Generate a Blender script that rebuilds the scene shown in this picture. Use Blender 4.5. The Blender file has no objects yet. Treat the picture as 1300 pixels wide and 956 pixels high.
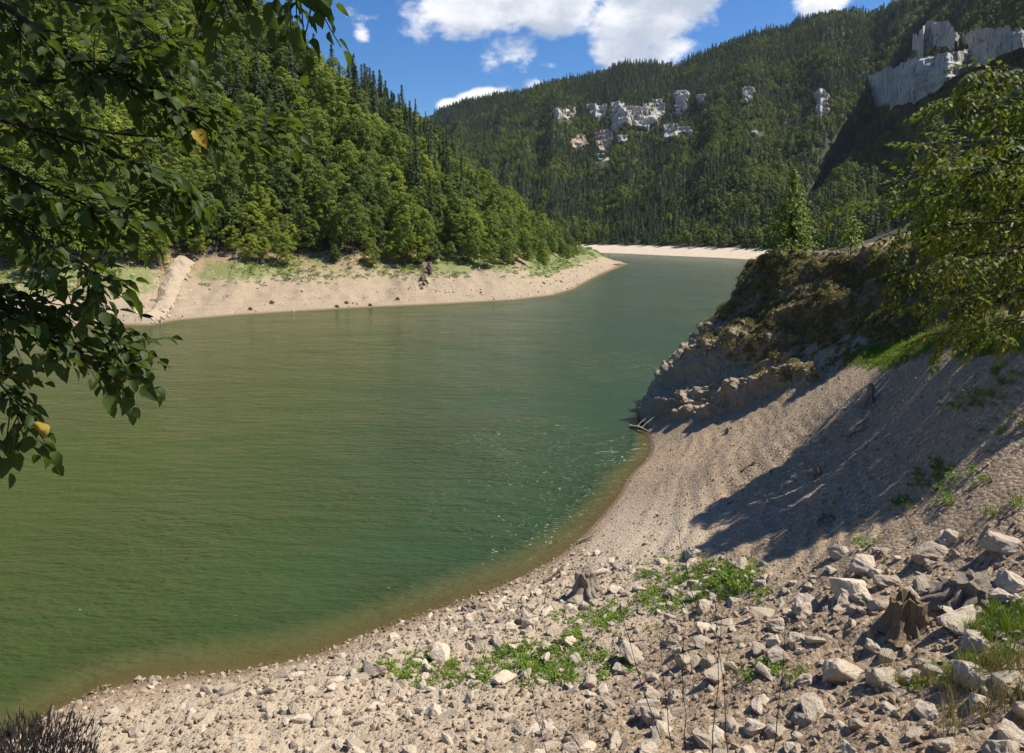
import bpy, bmesh, math, random
import numpy as np
from mathutils import Vector, Matrix, Euler

S = bpy.context.scene
COL = S.collection
RAD = math.radians

# ------------------------------------------------------------------ camera
F = 900.0                       # focal length in pixels of the 1300 px wide photograph
HORIZON, MIDY = 296.0, 433.0
EYE = 15.0                      # camera height above the lake
PITCH = math.atan((MIDY - HORIZON) / F)
cam_d = bpy.data.cameras.new('camera')
cam = bpy.data.objects.new('camera', cam_d)
COL.objects.link(cam)
cam.location = (0, 0, EYE)
cam.rotation_euler = (math.pi / 2 - PITCH, 0, 0)
cam_d.sensor_width = 36
cam_d.lens = F / 1300 * 36
cam_d.shift_y = -(478.0 - MIDY) / 1300
cam_d.clip_start = 0.1
cam_d.clip_end = 20000
S.camera = cam

SUN_AZ, SUN_EL = 85.0, 56.0     # azimuth clockwise from the view direction (+Y)
sun_vec = Vector((math.sin(RAD(SUN_AZ)) * math.cos(RAD(SUN_EL)), math.cos(RAD(SUN_AZ)) * math.cos(RAD(SUN_EL)), math.sin(RAD(SUN_EL))))
sun_d = bpy.data.lights.new('sun', 'SUN')
sun_d.energy = 5.0
sun_d.angle = RAD(0.55)
sun_d.color = (1.0, 0.93, 0.82)
sun = bpy.data.objects.new('sun', sun_d)
COL.objects.link(sun)
sun.location = (60, 20, 120)
sun.rotation_euler = sun_vec.to_track_quat('Z', 'Y').to_euler()

S.view_settings.view_transform = 'Standard'
S.view_settings.look = 'None'
S.view_settings.exposure = 0.75
S.view_settings.gamma = 1.0
S.view_settings.use_curve_mapping = False
HAZE = 0.00003
S.render.engine = 'CYCLES'
S.cycles.max_bounces = 6
S.cycles.transparent_max_bounces = 8
S.cycles.use_denoising = True


def pdir(px, py):
    cx, cy = (px - 650) / F, (MIDY - py) / F
    return np.array([cx, math.cos(PITCH) + cy * math.sin(PITCH), -math.sin(PITCH) + cy * math.cos(PITCH)])


def PZ(px, py, z):
    """the point of the place seen at that pixel and lying at height z"""
    d = pdir(px, py)
    t = (z - EYE) / d[2]
    return (d[0] * t, d[1] * t, z)


def PD(px, py, dist):
    """the point seen at that pixel, dist metres ahead"""
    d = pdir(px, py)
    t = dist / d[1]
    return (d[0] * t, dist, EYE + d[2] * t)


def proj(x, y, z):
    x, y, z = np.asarray(x, float), np.asarray(y, float), np.asarray(z, float)
    dz = z - EYE
    fw = y * math.cos(PITCH) - dz * math.sin(PITCH)
    up = y * math.sin(PITCH) + dz * math.cos(PITCH)
    fw = np.where(fw < 0.05, 0.05, fw)
    return 650 + F * x / fw, MIDY - F * up / fw


# ------------------------------------------------------------------ node helpers
def nn(nt, t, **kw):
    n = nt.nodes.new(t)
    for k, v in kw.items():
        if k == 'inp':
            for a, b in v.items():
                n.inputs[a].default_value = b
        else:
            setattr(n, k, v)
    return n


def lk(nt, a, b):
    nt.links.new(a, b)


def math_n(nt, op, a, b=None, c=None, clamp=False):
    n = nt.nodes.new('ShaderNodeMath')
    n.operation = op
    n.use_clamp = clamp
    for i, v in enumerate((a, b, c)):
        if v is None:
            continue
        if isinstance(v, (int, float)):
            n.inputs[i].default_value = v
        else:
            nt.links.new(v, n.inputs[i])
    return n.outputs[0]


def smooth(nt, v, lo, hi):
    n = nt.nodes.new('ShaderNodeMapRange')
    n.interpolation_type = 'SMOOTHSTEP'
    nt.links.new(v, n.inputs[0])
    n.inputs[1].default_value = lo
    n.inputs[2].default_value = hi
    return n.outputs[0]


def mixc(nt, fac, a, b, mode='MIX'):
    n = nt.nodes.new('ShaderNodeMix')
    n.data_type = 'RGBA'
    n.blend_type = mode
    for s, v in ((0, fac), (6, a), (7, b)):
        if isinstance(v, (int, float)):
            n.inputs[s].default_value = v
        elif isinstance(v, tuple):
            n.inputs[s].default_value = (*v, 1)
        else:
            nt.links.new(v, n.inputs[s])
    return n.outputs[2]


def noise(nt, vec, scale, detail=5, rough=0.6, dist=0.0, out=0):
    n = nt.nodes.new('ShaderNodeTexNoise')
    n.inputs['Scale'].default_value = scale
    n.inputs['Detail'].default_value = detail
    n.inputs['Roughness'].default_value = rough
    n.inputs['Distortion'].default_value = dist
    if vec is not None:
        nt.links.new(vec, n.inputs['Vector'])
    return n.outputs[out]


def new_mat(name):
    m = bpy.data.materials.new(name)
    m.use_nodes = True
    nt = m.node_tree
    b = nt.nodes['Principled BSDF']
    return m, nt, b


# ------------------------------------------------------------------ sky with clouds
W = bpy.data.worlds.new('World')
S.world = W
W.use_nodes = True
nt = W.node_tree
bg = nt.nodes['Background']
sky = nn(nt, 'ShaderNodeTexSky', sky_type='NISHITA', sun_disc=False, sun_elevation=RAD(SUN_EL), sun_rotation=RAD(SUN_AZ),
         altitude=900, air_density=1.0, dust_density=0.35, ozone_density=3.0)
tc = nn(nt, 'ShaderNodeTexCoord')


def cloud_group():
    g = bpy.data.node_groups.new('cloud_cover', 'ShaderNodeTree')
    g.interface.new_socket('Dir', in_out='INPUT', socket_type='NodeSocketVector')
    g.interface.new_socket('Cover', in_out='OUTPUT', socket_type='NodeSocketFloat')
    gi, go = g.nodes.new('NodeGroupInput'), g.nodes.new('NodeGroupOutput')
    mp = nn(g, 'ShaderNodeMapping', vector_type='POINT', inp={'Scale': (1.0, 1.0, 1.7)})
    lk(g, gi.outputs[0], mp.inputs[0])
    n1 = noise(g, mp.outputs[0], 9.0, 9, 0.60, 0.15)
    n2 = noise(g, mp.outputs[0], 2.3, 3, 0.5)
    gen = math_n(g, 'MULTIPLY', math_n(g, 'SUBTRACT', n2, 0.56), 3.0)
    # the banks of cloud over the ridge: centre direction, half width, half height (in degrees)
    total = None
    for px, py, w, h, amp in ((600, 12, 5.0, 2.6, 1.0), (700, 8, 4.0, 2.0, 1.0), (660, -30, 9, 3, 1.0), (640, 66, 3.0, 1.6, .85), (700, 84, 2.0, .9, .55), (545, 30, 2.6, 2.2, .6),
                              (830, 20, 4.5, 3.4, 1.1), (790, 68, 2.6, 1.6, 1.0), (850, 60, 3.0, 1.8, .9), (900, 5, 3.0, 1.3, .5), (860, -40, 6, 3, 1.0), (460, 46, .7, .8, .42), (612, 124, 2.3, .8, 1.0), (570, 133, 1.6, .7, .9),
                              (1040, -8, 3.5, 1.6, .8), (690, 105, 1.6, .8, .5), (745, 95, 1.2, .5, .35), (840, 92, 2.0, .7, .5)):
        d = Vector(pdir(px, py)).normalized()
        r = d.cross(Vector((0, 0, 1))).normalized()
        u = r.cross(d).normalized()
        a = nn(g, 'ShaderNodeVectorMath', operation='DOT_PRODUCT', inp={1: r})
        b = nn(g, 'ShaderNodeVectorMath', operation='DOT_PRODUCT', inp={1: u})
        f = nn(g, 'ShaderNodeVectorMath', operation='DOT_PRODUCT', inp={1: d})
        for q in (a, b, f):
            lk(g, gi.outputs[0], q.inputs[0])
        aa = math_n(g, 'POWER', math_n(g, 'ABSOLUTE', math_n(g, 'DIVIDE', a.outputs[1], math.sin(RAD(w)))), 2.0)
        bb = math_n(g, 'POWER', math_n(g, 'ABSOLUTE', math_n(g, 'DIVIDE', b.outputs[1], math.sin(RAD(h)))), 2.0)
        e = math_n(g, 'EXPONENT', math_n(g, 'MULTIPLY', math_n(g, 'ADD', aa, bb), -1.0))
        e = math_n(g, 'MULTIPLY', math_n(g, 'MULTIPLY', e, amp), math_n(g, 'GREATER_THAN', f.outputs[1], 0.0))
        total = e if total is None else math_n(g, 'MAXIMUM', total, e)
    el = nn(g, 'ShaderNodeSeparateXYZ')
    lk(g, gi.outputs[0], el.inputs[0])
    base = math_n(g, 'MAXIMUM', total, math_n(g, 'MULTIPLY', gen, smooth(g, el.outputs[2], 0.33, 0.45)))
    dens = math_n(g, 'ADD', math_n(g, 'MULTIPLY', base, 0.95), math_n(g, 'MULTIPLY', math_n(g, 'SUBTRACT', n1, 0.5), 2.3))
    lk(g, dens, go.inputs[0])
    return g


cg = cloud_group()
g1 = nn(nt, 'ShaderNodeGroup'); g1.node_tree = cg
g2 = nn(nt, 'ShaderNodeGroup'); g2.node_tree = cg
lk(nt, tc.outputs['Generated'], g1.inputs[0])
off = nn(nt, 'ShaderNodeVectorMath', operation='ADD', inp={1: (0.012, 0.0, 0.030)})
lk(nt, tc.outputs['Generated'], off.inputs[0])
lk(nt, off.outputs[0], g2.inputs[0])
cover = smooth(nt, g1.outputs[0], 0.34, 0.74)
thick = smooth(nt, g2.outputs[0], 0.25, 1.15)
hue = nn(nt, 'ShaderNodeHueSaturation', inp={'Hue': 0.508, 'Saturation': 1.38, 'Value': 0.92})
lk(nt, sky.outputs[0], hue.inputs['Color'])
ccol = mixc(nt, thick, (8.3, 8.2, 8.2), (3.9, 4.3, 5.1))
skyc = mixc(nt, math_n(nt, 'MULTIPLY', cover, 0.96), hue.outputs[0], ccol)
lk(nt, skyc, bg.inputs['Color'])
bg.inputs['Strength'].default_value = 0.085

# ------------------------------------------------------------------ numpy noise
def _hash(ix, iy, iz, seed):
    h = (ix.astype(np.int64) * 374761393 + iy.astype(np.int64) * 668265263 + iz.astype(np.int64) * 2147483647 + seed * 974634777) & 0xffffffff
    h = ((h ^ (h >> 13)) * 1274126177) & 0xffffffff
    h = h ^ (h >> 16)
    return (h & 0xffff) / 65535.0


def vnoise(x, y, z=None, seed=0):
    x, y = np.asarray(x, float), np.asarray(y, float)
    if z is None:
        ix, iy = np.floor(x), np.floor(y)
        fx, fy = x - ix, y - iy
        fx, fy = fx * fx * (3 - 2 * fx), fy * fy * (3 - 2 * fy)
        o = np.zeros_like(ix)
        a, b = _hash(ix, iy, o, seed), _hash(ix + 1, iy, o, seed)
        c, d = _hash(ix, iy + 1, o, seed), _hash(ix + 1, iy + 1, o, seed)
        return (a * (1 - fx) + b * fx) * (1 - fy) + (c * (1 - fx) + d * fx) * fy
    ix, iy, iz = np.floor(x), np.floor(y), np.floor(z)
    fx, fy, fz = x - ix, y - iy, z - iz
    fx, fy, fz = fx * fx * (3 - 2 * fx), fy * fy * (3 - 2 * fy), fz * fz * (3 - 2 * fz)
    r = 0
    for dx in (0, 1):
        for dy in (0, 1):
            for dz in (0, 1):
                w = (fx if dx else 1 - fx) * (fy if dy else 1 - fy) * (fz if dz else 1 - fz)
                r = r + w * _hash(ix + dx, iy + dy, iz + dz, seed)
    return r


def fbm(x, y, z=None, octaves=5, seed=0, gain=0.5, ridged=False):
    a, s, r = 1.0, 0.0, 0.0
    f = 1.0
    for k in range(octaves):
        v = vnoise(x * f + 17.3 * k, y * f + 5.1 * k, None if z is None else z * f, seed + k)
        if ridged:
            v = 1 - np.abs(2 * v - 1)
        r = r + a * v
        s += a
        a *= gain
        f *= 2.03
    return r / s


def sstep(x, a, b):
    t = np.clip((x - a) / (b - a), 0, 1)
    return t * t * (3 - 2 * t)


def smin(a, b, k):
    h = np.clip(0.5 + 0.5 * (b - a) / k, 0, 1)
    return b * (1 - h) + a * h - k * h * (1 - h)


def poly_sdf(x, y, poly):
    """signed distance to a closed polygon, positive inside"""
    x, y = np.asarray(x, float), np.asarray(y, float)
    shp = x.shape
    x, y = x.ravel(), y.ravel()
    best = np.full(x.shape, 1e18)
    inside = np.zeros(x.shape, bool)
    n = len(poly)
    for i in range(n):
        ax, ay = poly[i][:2]
        bx, by = poly[(i + 1) % n][:2]
        ex, ey = bx - ax, by - ay
        t = np.clip(((x - ax) * ex + (y - ay) * ey) / (ex * ex + ey * ey + 1e-12), 0, 1)
        best = np.minimum(best, (x - ax - t * ex) ** 2 + (y - ay - t * ey) ** 2)
        c = ((ay > y) != (by > y))
        with np.errstate(divide='ignore', invalid='ignore'):
            inside ^= c & (x < (bx - ax) * (y - ay) / (by - ay + 1e-12) + ax)
    return (np.sqrt(best) * np.where(inside, 1, -1)).reshape(shp)


def az_px(x, y):
    """bearing, given as the photo column it has at eye level"""
    fw = np.maximum(np.asarray(y, float), 1e-3) * math.cos(PITCH)
    return 650 + F * np.asarray(x, float) / (fw * 1.0) * 1.0


# ------------------------------------------------------------------ the land
# spur across the water
L_SHORE = [(-900, 60), (-400, 90), (-230, 112)] + [PZ(px, py, 0)[:2] for px, py in
    ((-120, 428), (0, 420), (80, 416), (130, 413), (190, 413), (222, 407), (300, 400), (380, 395), (450, 391), (560, 386), (650, 381), (700, 375),
     (728, 367), (747, 356), (766, 347), (786, 339), (802, 334))] + [(57, 400), (35, 440), (-20, 480), (-70, 600), (-220, 900), (-900, 1300), (-1500, 1300), (-1500, 40)]
SKY_L = [(-600, -420), (-300, -330), (0, -230), (200, -130), (280, -60), (330, -5), (360, 22), (400, 52), (430, 82), (490, 108), (540, 140), (600, 188), (650, 222), (700, 258), (740, 286), (757, 305), (780, 330), (810, 340)]


def beach_w(c):
    return np.interp(c, [0, 450, 560, 620, 660, 740, 760, 800], [26, 24, 29, 21, 17, 17, 19, 26])


def z_left_raw(x, y, c=None):
    s = poly_sdf(x, y, L_SHORE)
    c = az_px(x, y) if c is None else c
    w = beach_w(c)
    top = np.interp(c, [0, 450, 700, 745, 762, 802], [10.4, 9.6, 8.8, 7.0, 5.6, 1.5])
    under = np.maximum(s * 0.35, -6)
    t = np.clip(s / w, 0, 1)
    z = np.where(s < 0, under, top * (0.55 * t + 0.45 * t ** 1.9))
    z = z + np.where(s > w, (s - w) * 0.82, 0)
    return z, s


_cols = np.linspace(-600, 800, 90)
_cap = []
for c in _cols:
    d = np.linspace(100, 900, 400)
    x = (c - 650) / F * d * math.cos(PITCH)
    z, s = z_left_raw(x, d)
    tan = (HORIZON - np.interp(c, [p[0] for p in SKY_L], [p[1] for p in SKY_L])) / F
    hit = np.nonzero((z + 15.5 - EYE) / d >= tan)[0]
    hit = [h for h in hit if s[h] > 0]
    if c > 757:
        _cap.append((np.interp(c, [757, 802], [7.5, 1.5]), 330.0))
    elif hit:
        _cap.append((float(z[hit[0]]), float(d[hit[0]])))
    else:
        _cap.append((float(z.max()) * .97, 600.0))
_capz = np.array([a for a, b in _cap])
_capd = np.array([b for a, b in _cap])


def z_left(x, y):
    c = az_px(x, y)
    z, s = z_left_raw(x, y, c)
    cap = np.interp(c, _cols, _capz)
    cd = np.interp(c, _cols, _capd)
    dist = np.asarray(y, float)
    cap = cap - np.clip(dist - cd - 25, 0, 200) * 0.35
    cap = np.maximum(cap, 6.5 - 6 * sstep(c, 757, 805))
    z = smin(z, cap, 3.0)
    inland = sstep(s, 20, 60)
    z = z + inland * (fbm(x / 38, y / 38, octaves=4, seed=3) - 0.5) * 14 * sstep(c, 760, 600)
    w_ = z + 1.2 * fbm(x / 20, y / 20, octaves=2, seed=6)
    z = z + (np.abs((w_ / 1.1) % 1.0 - .5) - .25) * .55 * sstep(s, 1, 5) * (1 - sstep(z, 6.0, 8.0))
    bank = sstep(s, 0, 6) * (1 - sstep(s, 45, 70))
    gul = fbm(x / 7 + 0.02 * y, y / 26, octaves=4, seed=7)
    z = z + bank * (gul - 0.5) * 3.2 + bank * (fbm(x / 1.7, y / 1.7, octaves=3, seed=9) - 0.5) * 0.8
    return z


# far side
R_SHORE = [(-1500, 900), (-300, 680), (-60, 600)] + [PZ(px, py, 0)[:2] for px, py in
    ((700, 320.0), (765, 321.5), (800, 322.8), (850, 325.3), (910, 327.8), (970, 331.3), (1050, 338), (1150, 350), (1300, 372))] + [(160, 120), (120, 70), (110, 20), (160, -60), (2500, -200), (2500, 2500), (-1500, 2500)]
SKY_R = [(0, 200), (400, 190), (500, 160), (560, 140), (600, 128), (640, 120), (700, 108), (740, 98), (790, 84), (850, 87), (880, 72), (930, 54), (1000, 30), (1050, 23), (1095, 21), (1110, 12), (1135, -4), (1200, -70), (1300, -150), (1600, -220), (2500, -260)]
R_DIST = [(0, 1700), (560, 1550), (740, 1400), (850, 1280), (1000, 1180), (1080, 1120), (1110, 1010), (1135, 960), (1300, 800), (2500, 600)]


def z_far(x, y):
    s = poly_sdf(x, y, R_SHORE)
    c = az_px(x, y)
    y = np.asarray(y, float)
    tan = (HORIZON - np.interp(c, [p[0] for p in SKY_R], [p[1] for p in SKY_R])) / F
    dr = np.interp(c, [p[0] for p in R_DIST], [p[1] for p in R_DIST])
    zr = EYE + tan * dr - 15
    # distance of the shore along the bearing: taken from the shore polygon by s
    beach = np.clip(s, 0, 24) * 0.235
    t = np.clip((s - 24) / np.maximum(dr - (y - s) - 24, 50), 0, 1)
    up = (zr - 6) * (0.72 * t + 0.28 * t ** 2)
    z = np.where(s < 0, np.maximum(s * 0.3, -6), beach + up)
    past = np.clip(y - dr, 0, 3000)
    z = z - past * 0.28
    inl = sstep(s, 40, 160) * (1 - 0.75 * sstep(y / dr, 0.8, 1.0))
    # spurs and gullies running down the slope
    u = c / 62.0 + 0.9 * (fbm(x / 260, y / 260, octaves=3, seed=21) - .5)
    rid = fbm(u, y / 900 + 3, octaves=3, seed=23, ridged=True)
    z = z + inl * (rid - 0.6) * 55
    z = z + inl * (fbm(x / 90, y / 90, octaves=4, seed=25) - .5) * 34
    # the deep ravine beside the big cliff and the wall itself
    el = (z - EYE) / np.maximum(y, 1) * F            # pixels above the horizon
    gx = np.interp(y, [420, 520, 620, 700, 800, 900, 1010], [985, 1010, 1040, 1075, 1120, 1160, 1200])
    z = z - 42 * np.exp(-((c - gx) / 26) ** 2) * sstep(y, 470, 620) * (1 - sstep(y, 1000, 1100))
    return z


# near shore, from points read off the photograph (column, row, height)
NEAR = [(0, 950, 0), (45, 915, 0), (100, 888, 0), (170, 867, 0), (250, 858, 0), (380, 838, 0), (450, 812, 0), (520, 786, 0), (640, 742, 0), (700, 712, 0), (745, 675, 0), (785, 630, 0), (803, 600, 0), (826, 566, 0),
        (0, 890, -1.6), (0, 930, -.6), (100, 850, -1.5), (200, 825, -1.8), (400, 790, -1.8), (550, 735, -1.8), (650, 695, -1.8), (725, 630, -2), (770, 570, -2.2), (780, 500, -4),
        (745, 745, 1.5), (760, 820, 2.6), (650, 867, 2.3), (450, 867, 1.2), (300, 880, .7), (900, 690, 3.1), (860, 620, 2.1), (900, 590, 3.1), (960, 545, 3.6), (1000, 640, 4.6), (900, 800, 4.2), (1000, 760, 5.2), (1000, 867, 5.5),
        (1100, 560, 6.6), (1100, 650, 6.2), (1150, 780, 6.8), (1235, 745, 7.4), (1300, 700, 8.2), (1300, 600, 9.2), (1300, 867, 7.6), (1150, 867, 6.6), (1300, 500, 10.6), (1300, 440, 11.8), (1200, 480, 9.8), (1200, 560, 8.6),
        (1100, 475, 8.3), (1180, 445, 10.2), (1030, 480, 6.2), (960, 500, 4.3)]
_np = [PZ(a, b, z) for a, b, z in NEAR] + [(0, 0, 13.2), (6, -3, 14), (-6, -2, 12.2), (-14, 4, 8.5), (-25, 10, 1.5), (0, 4.5, 9.8), (7, 3, 10.5), (-8, 8, 5.0), (2, 9, 6.4), (-14, 13, 1.6), (14, 6, 9.8), (14, 12, 9.4), (11, 12, 8.1), (20, 18, 12), (25, 22, 13.2), (0, 2, 12.4), (9, 9.6, 7.3),
                                          (-5, 15.5, 2.0), (0, 14, 3.6), (5, 13, 5.2), (26, 28, 12.6), (32, 40, 13.5), (25, 50, 13), (30, 15, 15), (20, 60, 8), (15, 64, -1), (8, 62, -4), (5, 52, -4), (40, 60, 15), (45, 20, 22), (0, -25, 20), (-30, -10, 12), (-40, 12, -2), (-40, 25, -3), (50, -20, 28), (35, 80, -1)]
_np = np.array(_np, float)


def _tps(r2):
    return 0.5 * r2 * np.log(r2 + 1e-9)


_n = len(_np)
_K = _tps(((_np[:, None, :2] - _np[None, :, :2]) ** 2).sum(2)) + np.eye(_n) * 0.6
_A = np.zeros((_n + 3, _n + 3))
_A[:_n, :_n] = _K
_A[:_n, _n] = 1
_A[:_n, _n + 1:] = _np[:, :2]
_A[_n:, :_n] = _A[:_n, _n:].T
_w = np.linalg.solve(_A, np.concatenate([_np[:, 2], np.zeros(3)]))


def z_near_smooth(x, y):
    x, y = np.asarray(x, float), np.asarray(y, float)
    r = _w[_n] + _w[_n + 1] * x + _w[_n + 2] * y
    for i in range(_n):
        r = r + _w[i] * _tps((x - _np[i, 0]) ** 2 + (y - _np[i, 1]) ** 2)
    return np.clip(r, -6, 40)


def z_near(x, y):
    z = z_near_smooth(x, y)
    px, py = proj(x, y, z)
    rocky = near_rocky(px, py)
    z = z + (fbm(x / 2.6, y / 2.6, octaves=4, seed=31) - .5) * (0.25 + 0.45 * rocky) * sstep(z, -0.3, 1.5)
    z = z + (fbm(x / 0.45, y / 0.45, octaves=3, seed=33) - .5) * (0.06 + 0.15 * rocky) * sstep(z, -0.2, .8)
    # the lake's stepped former waterlines
    w_ = z + .35 * fbm(x / 5, y / 5, octaves=2, seed=39)
    z = z + (np.abs((w_ / .42) % 1.0 - .5) - .25) * .34 * np.clip(fbm(x / 3.5, y / 3.5, octaves=3, seed=43) * 1.6 - .2, .1, 1) * (1 - rocky) * sstep(z, 0.6, 1.6) * (1 - sstep(z, 6.5, 9))
    # shallow erosion runnels down the gravel
    v = np.sin((x * 0.62 - y * 0.30) * 3.1 + 3 * fbm(x / 6, y / 6, octaves=2, seed=37))
    z = z + v * 0.045 * (1 - rocky) * sstep(z, 0.5, 2)
    return z


def near_rocky(px, py):
    line = np.interp(px, [500, 700, 800, 900, 1000, 1100, 1200, 1300, 1400], [800, 700, 700, 705, 725, 700, 680, 650, 620])
    return sstep(py, line - 15, line + 25)


# ------------------------------------------------------------------ object helpers
def link(o, parent=None, label=None, cat=None, group=None, kind=None):
    COL.objects.link(o)
    if parent is not None:
        o.parent = parent
    tag(o, label, cat, group, kind)
    return o


def tag(o, label=None, cat=None, group=None, kind=None):
    for k, v in (('label', label), ('category', cat), ('group', group), ('kind', kind)):
        if v:
            o[k] = v
    return o


def mesh_np(name, v, f, mat=None, smooth_=True):
    """mesh from arrays; f is (n,3) or (n,4)"""
    v = np.asarray(v, np.float32)
    f = np.asarray(f, np.int32)
    me = bpy.data.meshes.new(name)
    n, k = f.shape
    me.vertices.add(len(v))
    me.vertices.foreach_set('co', v.ravel())
    me.loops.add(n * k)
    me.loops.foreach_set('vertex_index', f.ravel())
    me.polygons.add(n)
    me.polygons.foreach_set('loop_start', np.arange(n, dtype=np.int32) * k)
    me.polygons.foreach_set('use_smooth', np.full(n, smooth_, bool))
    me.update(calc_edges=True)
    if mat:
        me.materials.append(mat)
    return me


def add_attr(me, name, arr):
    a = me.attributes.new(name, 'FLOAT', 'POINT')
    a.data.foreach_set('value', np.asarray(arr, np.float32).ravel())


def grid_faces(nu, nv, keep=None):
    i = np.arange(nu * nv).reshape(nu, nv)
    f = np.stack([i[:-1, :-1], i[1:, :-1], i[1:, 1:], i[:-1, 1:]], -1).reshape(-1, 4)
    if keep is not None:
        f = f[keep.reshape(nu, nv)[:-1, :-1].ravel()]
    return f


def compact(v, f, extra=()):
    used = np.unique(f)
    m = np.full(len(v), -1)
    m[used] = np.arange(len(used))
    return v[used], m[f], [e[used] for e in extra]


def empty(name, loc, rz=0, label=None, cat=None, group=None):
    o = bpy.data.objects.new(name, None)
    o.empty_display_size = 0.3
    o.location = loc
    o.rotation_euler = (0, 0, rz)
    return link(o, None, label, cat, group)


def tube(pts, radii, n=7, jit=0.0, rng=None, cap=True):
    """verts, faces of a tube along a path"""
    pts = [Vector(p) for p in pts]
    V, Fc = [], []
    up = Vector((0.13, 0.21, 0.97))
    for i, p in enumerate(pts):
        a = pts[max(i - 1, 0)]
        b = pts[min(i + 1, len(pts) - 1)]
        t = (b - a).normalized()
        s = t.cross(up)
        if s.length < 1e-3:
            s = t.cross(Vector((1, 0, 0)))
        s.normalize()
        q = s.cross(t)
        for k in range(n):
            an = 2 * math.pi * k / n
            r = radii[i] * (1 + (rng.uniform(-jit, jit) if rng else 0))
            V.append(p + (s * math.cos(an) + q * math.sin(an)) * r)
    for i in range(len(pts) - 1):
        for k in range(n):
            a, b = i * n + k, i * n + (k + 1) % n
            Fc.append((a, b, b + n, a + n))
    if cap:
        c = len(V)
        V.append(pts[-1])
        base = (len(pts) - 1) * n
        for k in range(n):
            Fc.append((base + k, base + (k + 1) % n, c, c))
    return V, Fc


class Bag:
    def __init__(self):
        self.v, self.f = [], []

    def add(self, vf):
        o = len(self.v)
        self.v += [tuple(p) for p in vf[0]]
        self.f += [tuple(i + o for i in (q if len(q) == 3 or q[-1] != q[-2] else q[:3])) for q in vf[1]]

    def mesh(self, name, mat, smooth_=True):
        me = bpy.data.meshes.new(name)
        me.from_pydata(self.v, [], self.f)
        me.polygons.foreach_set('use_smooth', [smooth_] * len(me.polygons))
        me.materials.append(mat)
        return me


def crom(pts, n):
    """Catmull-Rom resampling"""
    P = [np.array(p, float) for p in pts]
    P = [2 * P[0] - P[1]] + P + [2 * P[-1] - P[-2]]
    out = []
    m = len(P) - 3
    for k in range(n):
        t = k / (n - 1) * m
        i = min(int(t), m - 1)
        u = t - i
        a, b, c, d = P[i:i + 4]
        out.append(0.5 * ((2 * b) + (-a + c) * u + (2 * a - 5 * b + 4 * c - d) * u * u + (-a + 3 * b - 3 * c + d) * u ** 3))
    return np.array(out)


def scatter(name, pos, rot, scl, var, sources, label, cat):
    """a mass of small alike things: one object, instanced on points"""
    me = bpy.data.meshes.new(name)
    pos = np.asarray(pos, np.float32)
    me.vertices.add(len(pos))
    me.vertices.foreach_set('co', pos.ravel())
    for nm, arr in (('rot', rot), ('scl', scl)):
        a = me.attributes.new(nm, 'FLOAT_VECTOR', 'POINT')
        a.data.foreach_set('vector', np.asarray(arr, np.float32).ravel())
    a = me.attributes.new('var', 'INT', 'POINT')
    a.data.foreach_set('value', np.asarray(var, np.int32))
    o = bpy.data.objects.new(name, me)
    link(o, None, label, cat, None, 'stuff')
    g = bpy.data.node_groups.new('scatter_' + name, 'GeometryNodeTree')
    g.interface.new_socket('Geometry', in_out='INPUT', socket_type='NodeSocketGeometry')
    g.interface.new_socket('Geometry', in_out='OUTPUT', socket_type='NodeSocketGeometry')
    gi, go = g.nodes.new('NodeGroupInput'), g.nodes.new('NodeGroupOutput')
    jn = g.nodes.new('GeometryNodeJoinGeometry')
    ra = nn(g, 'GeometryNodeInputNamedAttribute', data_type='FLOAT_VECTOR', inp={'Name': 'rot'})
    sa = nn(g, 'GeometryNodeInputNamedAttribute', data_type='FLOAT_VECTOR', inp={'Name': 'scl'})
    va = nn(g, 'GeometryNodeInputNamedAttribute', data_type='INT', inp={'Name': 'var'})
    er = g.nodes.new('FunctionNodeEulerToRotation')
    lk(g, ra.outputs['Attribute'], er.inputs[0])
    for k, src in enumerate(sources):
        oi = nn(g, 'GeometryNodeObjectInfo', transform_space='ORIGINAL')
        oi.inputs['Object'].default_value = src
        cmp_ = nn(g, 'FunctionNodeCompare', data_type='INT', operation='EQUAL')
        lk(g, va.outputs['Attribute'], cmp_.inputs[2])
        cmp_.inputs[3].default_value = k
        ip = g.nodes.new('GeometryNodeInstanceOnPoints')
        lk(g, gi.outputs[0], ip.inputs['Points'])
        lk(g, cmp_.outputs[0], ip.inputs['Selection'])
        lk(g, oi.outputs['Geometry'], ip.inputs['Instance'])
        lk(g, er.outputs[0], ip.inputs['Rotation'])
        lk(g, sa.outputs['Attribute'], ip.inputs['Scale'])
        lk(g, ip.outputs[0], jn.inputs[0])
    lk(g, jn.outputs[0], go.inputs[0])
    md = o.modifiers.new('scatter', 'NODES')
    md.node_group = g
    return o


# ------------------------------------------------------------------ materials
def geo_pos(nt):
    return nt.nodes.new('ShaderNodeNewGeometry').outputs['Position']


def bump(nt, b, h, strength=0.5, dist=0.1):
    n = nn(nt, 'ShaderNodeBump', inp={'Strength': strength, 'Distance': dist})
    lk(nt, h, n.inputs['Height'])
    lk(nt, n.outputs[0], b.inputs['Normal'])


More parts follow.
